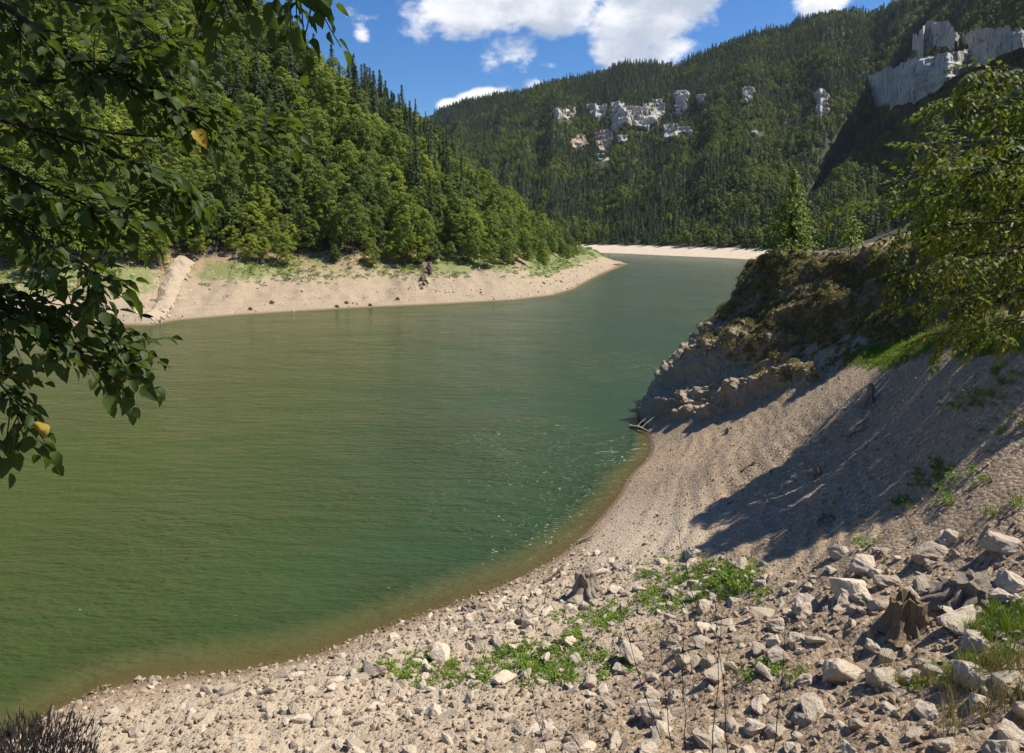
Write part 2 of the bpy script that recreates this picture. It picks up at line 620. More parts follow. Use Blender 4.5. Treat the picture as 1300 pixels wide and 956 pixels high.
def mat_bank():
    """bare drawdown bank of the spur: pale silt below, weeds and brown earth above"""
    m, nt, b = new_mat('bank')
    p = geo_pos(nt)
    sp = nn(nt, 'ShaderNodeSeparateXYZ'); lk(nt, p, sp.inputs[0])
    z = sp.outputs[2]
    n1 = noise(nt, p, 0.35, 6, .65)
    n2 = noise(nt, p, 2.6, 6, .7)
    n3 = noise(nt, p, 0.11, 4, .6)
    mp = nn(nt, 'ShaderNodeMapping', inp={'Scale': (0.05, 0.05, 3.2)}); lk(nt, p, mp.inputs[0])
    lay = noise(nt, mp.outputs[0], 1.0, 4, .6)
    c = mixc(nt, n1, (.225, .170, .108), (.345, .275, .185))
    c = mixc(nt, math_n(nt, 'MULTIPLY', smooth(nt, lay, .46, .66), math_n(nt, 'MULTIPLY', smooth(nt, n3, .4, .6), .6)), c, (.36, .265, .165))
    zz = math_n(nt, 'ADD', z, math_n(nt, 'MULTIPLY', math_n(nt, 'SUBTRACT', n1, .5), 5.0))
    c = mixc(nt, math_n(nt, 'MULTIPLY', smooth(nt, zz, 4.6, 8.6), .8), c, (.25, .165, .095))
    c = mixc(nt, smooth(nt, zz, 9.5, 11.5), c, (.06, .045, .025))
    vor = nn(nt, 'ShaderNodeTexVoronoi', inp={'Scale': 1.2}); lk(nt, p, vor.inputs['Vector'])
    c = mixc(nt, math_n(nt, 'MULTIPLY', smooth(nt, n2, .58, .70), .7), c, (.56, .47, .34))
    c = mixc(nt, math_n(nt, 'MULTIPLY', math_n(nt, 'SUBTRACT', 1.0, smooth(nt, n2, .30, .38)), .7), c, (.10, .075, .05))
    ga = nn(nt, 'ShaderNodeAttribute', attribute_name='weeds')
    gm = math_n(nt, 'MULTIPLY', ga.outputs['Fac'], 1.0)
    gmask = smooth(nt, math_n(nt, 'ADD', gm, math_n(nt, 'MULTIPLY', math_n(nt, 'SUBTRACT', noise(nt, p, .38, 9, .82), .5), 3.4)), .50, .64)
    c = mixc(nt, math_n(nt, 'MULTIPLY', gmask, .72), c, mixc(nt, noise(nt, p, .6, 4, .7), (.055, .085, .016), (.17, .225, .04)))
    # wet rim at the waterline
    c = mixc(nt, math_n(nt, 'SUBTRACT', 1.0, smooth(nt, z, .05, .30)), c, (.17, .13, .07))
    lk(nt, c, b.inputs['Base Color'])
    b.inputs['Roughness'].default_value = .95
    h = math_n(nt, 'ADD', math_n(nt, 'MULTIPLY', n2, .5), math_n(nt, 'MULTIPLY', n1, .8))
    bump(nt, b, h, .8, .5)
    return m


def mat_forest_floor():
    m, nt, b = new_mat('forest_floor')
    p = geo_pos(nt)
    sp = nn(nt, 'ShaderNodeSeparateXYZ'); lk(nt, p, sp.inputs[0])
    n1 = noise(nt, p, .12, 6, .65)
    n2 = noise(nt, p, .8, 5, .7)
    c = mixc(nt, n1, (.018, .028, .010), (.05, .055, .02))
    be = mixc(nt, n1, (.42, .34, .25), (.57, .48, .36))
    be = mixc(nt, smooth(nt, n2, .56, .68), be, (.30, .24, .16))
    c = mixc(nt, smooth(nt, math_n(nt, 'ADD', sp.outputs[2], math_n(nt, 'MULTIPLY', n2, 1.5)), 6.0, 7.0), be, c)
    c = mixc(nt, math_n(nt, 'SUBTRACT', 1.0, smooth(nt, sp.outputs[2], .15, .5)), c, (.15, .12, .07))
    lk(nt, c, b.inputs['Base Color'])
    b.inputs['Roughness'].default_value = 1
    bump(nt, b, n2, .6, .8)
    return m


def mat_gravel():
    m, nt, b = new_mat('gravel_slope')
    p = geo_pos(nt)
    sp = nn(nt, 'ShaderNodeSeparateXYZ'); lk(nt, p, sp.inputs[0])
    n1 = noise(nt, p, .35, 5, .6)
    n2 = noise(nt, p, 3.0, 7, .75)
    v1 = nn(nt, 'ShaderNodeTexVoronoi', inp={'Scale': 9.0, 'Randomness': 1.0}); lk(nt, p, v1.inputs['Vector'])
    v2 = nn(nt, 'ShaderNodeTexVoronoi', inp={'Scale': 26.0}); lk(nt, p, v2.inputs['Vector'])
    sc = nn(nt, 'ShaderNodeSeparateColor'); lk(nt, v1.outputs['Color'], sc.inputs[0])
    c = mixc(nt, n1, (.22, .15, .088), (.33, .24, .150))
    st = mixc(nt, sc.outputs[0], (.17, .115, .072), (.46, .365, .245))
    c = mixc(nt, math_n(nt, 'MULTIPLY', smooth(nt, sc.outputs[1], .35, .5), .75), c, st)
    c = mixc(nt, math_n(nt, 'MULTIPLY', math_n(nt, 'SUBTRACT', 1.0, smooth(nt, n2, .32, .45)), .6), c, (.12, .09, .06))
    ga = nn(nt, 'ShaderNodeAttribute', attribute_name='weeds')
    gmask = smooth(nt, math_n(nt, 'ADD', ga.outputs['Fac'], math_n(nt, 'MULTIPLY', math_n(nt, 'SUBTRACT', n2, .5), 1.2)), .55, .75)
    c = mixc(nt, math_n(nt, 'MULTIPLY', gmask, .8), c, (.06, .085, .02))
    sh = nn(nt, 'ShaderNodeAttribute', attribute_name='shore')
    c = mixc(nt, math_n(nt, 'MULTIPLY', sh.outputs['Fac'], .75), c, (.42, .345, .245))
    c = mixc(nt, math_n(nt, 'SUBTRACT', 1.0, smooth(nt, sp.outputs[2], .08, .22)), c, (.17, .115, .07))
    lk(nt, c, b.inputs['Base Color'])
    b.inputs['Roughness'].default_value = .95
    h = math_n(nt, 'ADD', math_n(nt, 'MULTIPLY', v1.outputs['Distance'], -.55), math_n(nt, 'MULTIPLY', v2.outputs['Distance'], -.2))
    h = math_n(nt, 'ADD', h, math_n(nt, 'MULTIPLY', n2, .8))
    bump(nt, b, h, .9, .09)
    return m


def mat_rock(name, a, b_, dark, scale=1.0, bstr=.8):
    m, nt, b = new_mat(name)
    tcx = nn(nt, 'ShaderNodeTexCoord')
    p = tcx.outputs['Object']
    oi = nn(nt, 'ShaderNodeObjectInfo')
    ad = nn(nt, 'ShaderNodeVectorMath', operation='ADD'); lk(nt, p, ad.inputs[0])
    cmb = nn(nt, 'ShaderNodeCombineXYZ')
    lk(nt, math_n(nt, 'MULTIPLY', oi.outputs['Random'], 37.0), cmb.inputs[0])
    lk(nt, cmb.outputs[0], ad.inputs[1])
    q = ad.outputs[0]
    n1 = noise(nt, q, 1.6 * scale, 6, .65)
    n2 = noise(nt, q, 8 * scale, 6, .75)
    c = mixc(nt, n1, a, b_)
    c = mixc(nt, math_n(nt, 'MULTIPLY', smooth(nt, oi.outputs['Random'], .1, .95), .6), c, tuple(x * .55 for x in a))
    c = mixc(nt, math_n(nt, 'MULTIPLY', math_n(nt, 'SUBTRACT', 1.0, smooth(nt, n2, .33, .5)), .8), c, dark)
    lk(nt, c, b.inputs['Base Color'])
    b.inputs['Roughness'].default_value = .92
    bump(nt, b, math_n(nt, 'ADD', n2, math_n(nt, 'MULTIPLY', n1, 1.4)), bstr, .12 / scale)
    return m


def mat_leaf(name, c1, c2, trans=.35, rough=.6, per='inst', spec=.3, yellow=0.0):
    m, nt, b = new_mat(name)
    oi = nn(nt, 'ShaderNodeObjectInfo')
    tcx = nn(nt, 'ShaderNodeTexCoord')
    n1 = noise(nt, tcx.outputs['Object'], .55 if per == 'inst' else 9, 3, .6)
    f = math_n(nt, 'ADD', math_n(nt, 'MULTIPLY', oi.outputs['Random'], .75), math_n(nt, 'MULTIPLY', math_n(nt, 'SUBTRACT', n1, .35), .8), clamp=True)
    c = mixc(nt, f, c1, c2)
    if yellow:
        gm = nn(nt, 'ShaderNodeNewGeometry')
        c = mixc(nt, smooth(nt, math_n(nt, 'FRACT', math_n(nt, 'ADD', oi.outputs['Random'], gm.outputs['Random Per Island'])), 1 - yellow, 1 - yellow * .6), c, (.30, .21, .02))
    lk(nt, c, b.inputs['Base Color'])
    b.inputs['Roughness'].default_value = rough
    b.inputs['Specular IOR Level'].default_value = spec
    tr = nn(nt, 'ShaderNodeBsdfTranslucent')
    lk(nt, mixc(nt, .5, c, (.16, .24, .012)), tr.inputs['Color'])
    mx = nn(nt, 'ShaderNodeMixShader', inp={0: trans})
    lk(nt, b.outputs[0], mx.inputs[1])
    lk(nt, tr.outputs[0], mx.inputs[2])
    lk(nt, mx.outputs[0], nt.nodes['Material Output'].inputs[0])
    return m


def mat_bark(name, a, b_):
    m, nt, b = new_mat(name)
    tcx = nn(nt, 'ShaderNodeTexCoord')
    mp = nn(nt, 'ShaderNodeMapping', inp={'Scale': (14, 14, 1.4)}); lk(nt, tcx.outputs['Object'], mp.inputs[0])
    n1 = smooth(nt, noise(nt, mp.outputs[0], 3, 7, .7, .4), .3, .7)
    lk(nt, mixc(nt, n1, a, b_), b.inputs['Base Color'])
    b.inputs['Roughness'].default_value = .9
    bump(nt, b, n1, 1.0, .05)
    return m


M_bank = mat_bank()
M_floor = mat_forest_floor()
M_gravel = mat_gravel()
M_stone = mat_rock('limestone_rubble', (.44, .36, .265), (.64, .555, .43), (.16, .12, .08), 2.2)
M_stone_s = mat_rock('pale_pebble', (.30, .22, .14), (.47, .375, .26), (.14, .098, .062), 3.0)
M_leafA = mat_leaf("broadleaf_green", (.052, .092, .014), (.195, .250, .024), .38)
M_leafB = mat_leaf("broadleaf_yellow_green", (.145, .190, .016), (.275, .320, .028), .38)
M_needle = mat_leaf("needle_dark", (.026, .052, .022), (.075, .112, .034), .2)
M_fir = mat_leaf('young_fir_needle', (.13, .18, .022), (.22, .27, .036), .32)
M_ldark = mat_leaf('linden_leaf', (.025, .048, .009), (.062, .10, .015), .40, .55, 'obj', .22, .004)
M_lright = mat_leaf('hazel_leaf', (.060, .090, .010), (.15, .175, .018), .42, .6, 'obj', .2, .08)
M_bark = mat_bark('bark', (.05, .04, .03), (.13, .105, .08))
M_bark_d = mat_bark('dark_bark', (.018, .014, .011), (.05, .04, .03))
M_dead = mat_bark('weathered_wood', (.27, .21, .15), (.58, .49, .38))
M_weed = mat_leaf('weed_green', (.075, .145, .012), (.19, .285, .022), .35)
M_dry = mat_leaf('dry_grass', (.17, .13, .05), (.28, .22, .09), .3)
M_moss = mat_leaf('moss_tuft', (.08, .072, .018), (.34, .26, .085), .25)

# ------------------------------------------------------------------ terrain meshes
# the spur with its bank
def polar(c0, c1, nc, d0, d1, nd, power=1.0):
    c = np.linspace(c0, c1, nc)
    d = d0 * (d1 / d0) ** np.linspace(0, 1, nd)
    Cc, D = np.meshgrid(c, d, indexing='ij')
    return (Cc - 650) / F * D * math.cos(PITCH), D


X, Y = polar(-650, 812, 420, 95, 640, 300)
Z = z_left(X, Y)
s_l = poly_sdf(X, Y, L_SHORE)
cl = az_px(X, Y)
weeds = sstep(Z, 4.2, 6.5) * (1 - sstep(Z, 8.4, 10.0)) * np.clip(fbm(X / 9, Y / 22, octaves=4, seed=51) * 1.7 - .10, 0, 1)
weeds = np.maximum(weeds * .9, sstep(cl, 640, 690) * sstep(Z, 2.4, 4.2) * .95)
weeds = np.maximum(weeds, (1 - sstep(cl, 185, 215)) * sstep(Z, 2.6, 4.6) * (1 - sstep(Z, 8.6, 10)) * .72)
weeds *= 1 - np.exp(-((cl - 222) / 26) ** 2) * .9
v = np.stack([X, Y, Z], -1).reshape(-1, 3)
f = grid_faces(*X.shape, keep=(Z > -5.9))
v, f, ex = compact(v, f, [weeds.ravel()])
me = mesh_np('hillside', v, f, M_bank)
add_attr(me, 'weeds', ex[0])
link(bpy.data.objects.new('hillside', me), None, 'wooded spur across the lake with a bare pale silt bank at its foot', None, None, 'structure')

X, Y = polar(350, 1700, 560, 300, 2200, 420)
Z = z_far(X, Y)
v = np.stack([X, Y, Z], -1).reshape(-1, 3)
f = grid_faces(*X.shape, keep=(Z > -5.9))
v, f, _ = compact(v, f)
link(bpy.data.objects.new('mountain', mesh_np('mountain', v, f, M_floor)), None, 'long forested mountain side closing the far end of the lake', None, None, 'structure')

# near shore
ang = np.radians(np.linspace(-88, 88, 760))
dd = 2.2 * (82 / 2.2) ** np.linspace(0, 1, 400)
A_, D_ = np.meshgrid(ang, dd, indexing='ij')
X, Y = D_ * np.sin(A_), D_ * np.cos(A_) - 1.5
Z = z_near(X, Y)
px, py = proj(X, Y, Z)


def near_weeds(x, y, px, py):
    n = fbm(x / 1.4, y / 1.4, octaves=4, seed=61)
    m = 0
    for cx, cy, rx, ry, a in ((900, 735, 75, 30, 1), (860, 760, 60, 22, .8), (700, 840, 110, 30, .95), (590, 850, 110, 22, .85), (760, 790, 90, 25, .6), (1290, 800, 70, 40, 1.0), (1240, 850, 80, 30, .9), (1110, 690, 40, 14, .6),
                              (1260, 650, 60, 20, .5), (1200, 610, 45, 30, .7), (1240, 510, 50, 18, .8), (1280, 490, 40, 30, .8), (1130, 450, 75, 18, 1.1), (1230, 430, 110, 26, 1.1), (1150, 640, 30, 12, .5), (960, 850, 120, 25, .35), (1280, 545, 40, 22, .7)):
        m = np.maximum(m, a * np.exp(-((px - cx) / rx) ** 2 - ((py - cy) / ry) ** 2))
    return np.clip(m * (0.35 + 1.3 * n), 0, 1)


wd = near_weeds(X, Y, px, py) * (Z > .3)
shore = sstep(Z, .25, .6) * (1 - sstep(Z, 2.2, 3.8)) * sstep(py, 600, 680)
v = np.stack([X, Y, Z], -1).reshape(-1, 3)
f = grid_faces(*X.shape, keep=(Z > -5.9))
v, f, ex = compact(v, f[:, ::-1], [wd.ravel(), shore.ravel()])
me = mesh_np('shore', v, f, M_gravel)
add_attr(me, 'weeds', ex[0])
add_attr(me, 'shore', ex[1])
link(bpy.data.objects.new('shore', me), None, 'stony drawdown shore sloping from the camera down to the water', None, None, 'structure')

# lake bed and water
bm = bmesh.new()
bmesh.ops.create_circle(bm, cap_ends=True, radius=2900, segments=64)
me = bpy.data.meshes.new('lake_bed'); bm.to_mesh(me); bm.free()
me.materials.append(M_floor)
o = bpy.data.objects.new('lake_bed', me); o.location = (0, 0, -6.0)
link(o, None, 'muddy bed under the lake', None, None, 'structure')


def mat_water():
    m, nt, b = new_mat('lake_water')
    p = geo_pos(nt)
    big = noise(nt, p, .012, 3, .5)
    c = mixc(nt, smooth(nt, big, .35, .65), (.040, .060, .010), (.046, .067, .013))
    sp = nn(nt, 'ShaderNodeSeparateXYZ'); lk(nt, p, sp.inputs[0])
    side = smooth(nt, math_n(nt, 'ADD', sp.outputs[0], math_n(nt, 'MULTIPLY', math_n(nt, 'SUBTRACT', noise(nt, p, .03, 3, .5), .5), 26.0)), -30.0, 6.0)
    c = mixc(nt, side, c, (.022, .050, .020))  # green turbidity plus hill-green and sky-teal reflections painted into the base colour
    da = nn(nt, 'ShaderNodeAttribute', attribute_name='depth')
    c = mixc(nt, math_n(nt, 'SUBTRACT', 1.0, smooth(nt, da.outputs['Fac'], .05, 1.0)), c, (.13, .125, .045))
    lk(nt, c, b.inputs['Base Color'])
    b.inputs['Roughness'].default_value = .15
    b.inputs['IOR'].default_value = 1.333
    # wind ripples with crests lying across the view
    def ripple(sx, sy, ang, sc, det):
        mp = nn(nt, 'ShaderNodeMapping', inp={'Scale': (sx, sy, 1), 'Rotation': (0, 0, RAD(ang))})
        lk(nt, p, mp.inputs[0])
        return noise(nt, mp.outputs[0], sc, det, .55, .3)
    r1 = ripple(.42, 1.25, 8, 1.1, 3)
    r2 = ripple(.6, 1.4, -14, 3.4, 3)
    r3 = ripple(.5, 1.0, 5, .25, 2)
    h = math_n(nt, 'ADD', math_n(nt, 'MULTIPLY', r1, .60), math_n(nt, 'MULTIPLY', r2, .26))
    h = math_n(nt, 'ADD', h, math_n(nt, 'MULTIPLY', r3, .7))
    wind = noise(nt, p, .035, 3, .6)
    h = math_n(nt, 'MULTIPLY', h, math_n(nt, 'ADD', .45, math_n(nt, 'MULTIPLY', smooth(nt, wind, .35, .65), .85)))
    b.inputs['Specular IOR Level'].default_value = .4
    bump(nt, b, h, 1.0, .85)
    tr = nn(nt, 'ShaderNodeBsdfTransparent', inp={'Color': (.80, .80, .62, 1)})
    al = math_n(nt, 'SUBTRACT', 1.0, math_n(nt, 'EXPONENT', math_n(nt, 'MULTIPLY', da.outputs['Fac'], -2.4)))
    al = math_n(nt, 'ADD', math_n(nt, 'MULTIPLY', al, .95), .05)
    mx = nn(nt, 'ShaderNodeMixShader')
    lk(nt, al, mx.inputs[0])
    lk(nt, tr.outputs[0], mx.inputs[1])
    lk(nt, b.outputs[0], mx.inputs[2])
    lk(nt, mx.outputs[0], nt.nodes['Material Output'].inputs[0])
    return m


def wpatch(X, Y):
    dep = -np.maximum(np.maximum(z_left(X, Y), z_far(X, Y)), np.where((Y < 80) & (np.abs(X) < 90), z_near(X, Y), -6))
    return dep


ang = np.radians(np.linspace(-70, 62, 520))
dd = 9 * (1300 / 9) ** np.linspace(0, 1, 460)
A_, D_ = np.meshgrid(ang, dd, indexing='ij')
X, Y = D_ * np.sin(A_), D_ * np.cos(A_)
dep = wpatch(X, Y)
v = np.stack([X, Y, np.zeros_like(X)], -1).reshape(-1, 3)
f = grid_faces(*X.shape, keep=(dep > -1.6))
v, f, ex = compact(v, f[:, ::-1], [dep.ravel()])
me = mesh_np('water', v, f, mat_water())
add_attr(me, 'depth', np.clip(ex[0], 0, 6))
link(bpy.data.objects.new('water', me), None, 'rippled green lake water', None, None, 'structure')

# ------------------------------------------------------------------ trees: shapes
def leaf_cloud(centres, normals, size, rng, aspect=.7):
    """rhombic leaf sprays (one quad each)"""
    n = len(centres)
    nrm = normals / (np.linalg.norm(normals, axis=1, keepdims=True) + 1e-9)
    r = rng.normal(size=(n, 3))
    t = np.cross(nrm, r); t /= np.linalg.norm(t, axis=1, keepdims=True) + 1e-9
    bt = np.cross(nrm, t)
    s = size[:, None]
    bend = nrm * s * .18
    v = np.stack([centres - t * s * .5, centres + bt * s * aspect * .5 - bend, centres + t * s * .5, centres - bt * s * aspect * .5 - bend], 1).reshape(-1, 3)
    f = np.arange(n * 4).reshape(n, 4)
    return v, f


def broadleaf_crown(seed, h, rad, base, nl=46, per=66, leaf=.46):
    rng = np.random.default_rng(seed)
    C, N, Sz = [], [], []
    for k in range(nl):
        t = (k + .5) / nl
        zc = base + (h - base) * (.10 + .86 * t)
        prof = math.sin(math.pi * min(1, (.14 + .80 * t))) ** .7
        a = k * 2.4 + rng.uniform(-.5, .5)
        rr = rad * prof * rng.uniform(.30, .88)
        c = np.array([math.cos(a) * rr, math.sin(a) * rr, zc])
        lr = rad * rng.uniform(.17, .34) * (1.12 - .42 * t)
        u = rng.normal(size=(per, 3)); u /= np.linalg.norm(u, axis=1, keepdims=True)
        u[:, 2] = np.where(u[:, 2] < -.35, -u[:, 2], u[:, 2])
        q = c + u * lr * rng.uniform(.72, 1.12, (per, 1)) * np.array([1, 1, .78])
        C.append(q)
        N.append(u * .8 + rng.normal(size=(per, 3)) * .28 + np.array([0, 0, .35]) + np.array([math.cos(a), math.sin(a), 0]) * .35)
        Sz.append(rng.uniform(.6, 1.35, per) * leaf)
    return leaf_cloud(np.concatenate(C), np.concatenate(N), np.concatenate(Sz), rng)


def conifer_crown(seed, h, rad, base, step=.55, nb=11, leaf=.55, gaps=.0):
    rng = np.random.default_rng(seed)
    C, N, Sz = [], [], []
    z = base
    while z < h - .15:
        t = (z - base) / (h - base)
        L = rad * (1 - t) ** .85 * rng.uniform(.8, 1.15) + .12
        m = max(4, int(nb * (1 - .5 * t)))
        for k in range(m):
            if rng.random() < gaps:
                continue
            a = rng.uniform(0, 6.283)
            l = L * rng.uniform(.7, 1.1)
            nseg = max(2, int(l / (leaf * .62)))
            for j in range(nseg):
                q = (j + .6) / nseg
                p = np.array([math.cos(a) * l * q, math.sin(a) * l * q, z - l * .34 * q ** 1.4 + l * .08 * q])
                C.append(p + rng.normal(size=3) * .06)
                N.append(np.array([math.cos(a) * .8, math.sin(a) * .8, .75]) + rng.normal(size=3) * .5)
                Sz.append(leaf * rng.uniform(.75, 1.3) * (1.15 - .4 * q))
        z += step * rng.uniform(.8, 1.2)
    for k in range(5):
        C.append(np.array([0, 0, h - .2 - .12 * k])); N.append(rng.normal(size=3)); Sz.append(leaf * .5)
    return leaf_cloud(np.array(C), np.array(N), np.array(Sz), rng, .55)


def trunk_mesh(name, h, r, seed, mat, limbs=4):
    rng = random.Random(seed)
    b = Bag()
    pts = [(rng.uniform(-.1, .1) * i, rng.uniform(-.1, .1) * i, h * i / 5 - .6) for i in range(6)]
    b.add(tube(pts, [r * (1.15 - .19 * i) for i in range(6)], 7))
    for k in range(limbs):
        a = rng.uniform(0, 6.28)
        z = h * rng.uniform(.35, .8)
        l = h * .24
        b.add(tube([(0, 0, z), (math.cos(a) * l * .5, math.sin(a) * l * .5, z + l * .35), (math.cos(a) * l, math.sin(a) * l, z + l * .8)], [r * .45, r * .3, r * .1], 5))
    return b.mesh(name, mat)


BROAD, CONI = [], []
for k, (h, rad, base, mt) in enumerate(((12.5, 4.9, .8, M_leafA), (11.5, 5.2, .6, M_leafB), (13.8, 5.0, 1.6, M_leafA), (10, 4.4, .4, M_leafA), (12.2, 4.7, 1.0, M_leafB), (14.5, 4.5, 2.0, M_leafA))):
    v, f = broadleaf_crown(100 + k, h, rad, base)
    BROAD.append((mesh_np('crown', v, f, mt, False), trunk_mesh('trunk', h * .8, .24, k, M_bark)))
for k, (h, rad, base) in enumerate(((19, 4.0, 1.2), (21, 3.7, 2.5), (16, 3.9, .8), (22, 3.8, 3.0))):
    v, f = conifer_crown(200 + k, h, rad, base, leaf=.85, nb=12)
    CONI.append((mesh_np('crown', v, f, M_needle, False), trunk_mesh('trunk', h * .97, .26, 50 + k, M_bark, 0)))


def plant_tree(name, meshes, loc, sc, rz, label, cat, group):
    r = empty(name, loc, rz, label, cat, group)
    r.scale = sc
    for nm, me_ in zip(('crown', 'trunk'), meshes):
        link(bpy.data.objects.new(nm, me_), r)
    return r


rngp = np.random.default_rng(5)


def jitter_grid(x0, x1, y0, y1, sp):
    gx, gy = np.meshgrid(np.arange(x0, x1, sp), np.arange(y0, y1, sp))
    gx = gx + rngp.uniform(-.48, .48, gx.shape) * sp
    gy = gy + rngp.uniform(-.48, .48, gy.shape) * sp
    return gx.ravel(), gy.ravel()


x, y = jitter_grid(-500, 70, 100, 600, 4.1)
c = az_px(x, y)
s_ = poly_sdf(x, y, L_SHORE)
edge = beach_w(c) + (fbm(x / 9, y / 9, octaves=3, seed=71) - .5) * 9
edge = edge - 4.5
ok = (s_ > edge) & (c < 758) & (c > -80) & (y < np.interp(c, _cols, _capd) + 22)
x, y, c, s_, edge = x[ok], y[ok], c[ok], s_[ok], edge[ok]
z = z_left(x, y)
ok = z > 4.6
x, y, c, s_, edge, z = [q[ok] for q in (x, y, c, s_, edge, z)]
row = s_ - edge
con = fbm(x / 22, y / 22, octaves=3, seed=73) + sstep(row, 15, 70) * .05 + .10 * sstep(c, 330, 420) * (1 - sstep(c, 520, 600)) * sstep(row, 20, 45)
is_con = (con - .16 * sstep(c, 560, 620) + rngp.uniform(-.12, .12, len(x)) > .665) & (row > 4)
scale = rngp.uniform(.50, 1.02, len(x))
scale = np.where(row < 4, scale * .8, scale)
scale = scale * np.interp(c, [560, 660, 757], [1, .80, .62])
print('spur trees', len(x), 'conifers', is_con.sum())


TL_MARK = [(110, 330, 'hanging linden'), (222, 320, 'pale gully'), (330, 325, 'uprooted bank stump'), (440, 320, 'middle bank edge'), (543, 315, 'rock rib'), (655, 315, 'weedy bank'), (745, 315, 'spur tip'),
           (300, 200, 'upper gully wood'), (420, 200, 'middle of the wood'), (540, 220, 'wood above the rib'), (640, 260, 'lower ridge'), (430, 90, 'high ridge'), (510, 125, 'skyline spruces'), (330, 60, 'uppermost ridge')]
USED = {}


def near_label(kind, px_, py_, marks, w):
    """words that place a thing by the nearest landmark"""
    d, mx, my, nm = min((math.hypot(px_ - a, (py_ - b) * 1.3), a, b, n_) for a, b, n_ in marks)
    dx, dy = px_ - mx, py_ - my
    rel = 'at' if d < w else ('below' if dy > 0 else 'above') if abs(dy) > abs(dx) else ('on the lake-tip side of' if dx > 0 else 'on the gully side of') if marks is TL_MARK else ('on the uphill side of' if dx > 0 else 'on the water side of')
    return '%s %s the %s' % (kind, rel, nm)


def spur_label(kind, ci, rw, zi, sc_):
    size_ = 'short' if sc_ < .78 else 'tall' if sc_ > 1.05 else 'mid-height'
    _, py_ = proj((ci - 650) / F * 200 * math.cos(PITCH), 200, zi)
    py_ = float(np.interp(rw, [0, 20, 60, 100], [315, 250, 150, 60]))
    return near_label('%s %s' % (size_, kind), ci, py_, TL_MARK, 16)


FARB, FARC = [], []
for k, (h, rad, base, mt) in enumerate(((13, 4.6, .5, M_leafA), (12, 4.8, .5, M_leafB), (14, 4.2, 1.0, M_leafA))):
    v, f = broadleaf_crown(130 + k, h, rad, base, 24, 42, 1.0)
    FARB.append((mesh_np('crown', v, f, mt, False), BROAD[k][1]))
for k, (h, rad, base) in enumerate(((17, 4.6, .8), (19, 4.3, 1.0), (14, 4.4, .6))):
    v, f = conifer_crown(230 + k, h, rad, base, .9, 10, 1.5)
    FARC.append((mesh_np('crown', v, f, M_needle, False), CONI[k][1]))
order = np.argsort(y / scale)
nb = nc_ = 0
rest = []
for i in order:
    vis = c[i] > 40 and row[i] < 100
    if is_con[i] and nc_ < 230 and vis:
        k = nc_ % 4
        lb = spur_label('dark spruce', c[i], row[i], z[i], scale[i])
        plant_tree('spruce_tree', CONI[k], (x[i], y[i], z[i] - .3), (scale[i],) * 3, rngp.uniform(0, 6.28), lb, 'tree', 'spruces: ' + lb)
        nc_ += 1
    elif not is_con[i] and nb < 235 and vis:
        k = nb % 6
        lb = spur_label(('yellow-green' if k in (1, 4) else 'deep green') + ' leafy tree', c[i], row[i], z[i], scale[i])
        plant_tree('broadleaf_tree', BROAD[k], (x[i], y[i], z[i] - .3), (scale[i] * rngp.uniform(.9, 1.1), scale[i], scale[i] * rngp.uniform(.9, 1.12)), rngp.uniform(0, 6.28), lb, 'tree', 'leafy trees: ' + lb)
        nb += 1
    else:
        rest.append(i)
SRC = [o for o in COL.objects if o.name.startswith('crown')]
src_b = [next(o for o in SRC if o.data is BROAD[k][0]) for k in range(6)]
src_c = [next(o for o in SRC if o.data is CONI[k][0]) for k in range(4)]
src_all = src_b + src_c
rest = np.array(rest)
n = len(rest)
var = np.where(is_con[rest], 6 + rngp.integers(0, 4, n), rngp.integers(0, 6, n))
scatter('spur_forest', np.stack([x, y, z - .3], -1)[rest], np.stack([np.zeros(n), np.zeros(n), rngp.uniform(0, 6.28, n)], -1), np.repeat(scale[rest][:, None], 3, 1), var, src_all,
        'dense mixed wood covering the upper slope of the near spur', 'forest')
# landmark spruces that stand out on the skyline of the spur
for (px_, dy, hpx, lb) in ((492, 100, 42, 'broad dark spruce standing out highest above the spur ridge'), (527, 112, 38, 'slim spruce standing alone against the blue sky on the spur ridge'),
                           (512, 118, 28, 'short spruce between the two that stand out on the ridge'), (418, 70, 26, 'spruce poking above the steep upper ridge of the spur'), (540, 130, 22, 'small spruce just below the slim one on the ridge'),
                           (362, 24, 26, 'uppermost spruce on the ridge beneath the hanging leaves')):
    cd = float(np.interp(px_, _cols, _capd)) + 4
    xx, yy = (px_ - 650) / F * cd * math.cos(PITCH), cd
    zt = PD(px_, dy, cd)[2]
    zg = float(z_left(np.array([xx]), np.array([yy]))[0])
    h = max(zt - zg, 8)
    k = 1 if px_ in (527, 540) else 0
    s = .85 * h / (22 if k else 20)
    plant_tree('spruce_tree', CONI[k], (PD(px_, dy, cd)[0], yy, zg), (s * .8, s * .8, s), px_, lb, 'tree', 'skyline spruces on the spur')

# ------------------------------------------------------------------ far forest
CLIFFS = []      # (column range, rows) kept free of trees


def in_cliff(px, py):
    m = np.zeros(np.shape(px), bool)
    for poly, _ in CLIFFS:
        m |= poly_sdf(px, py, poly) > .5
    return m


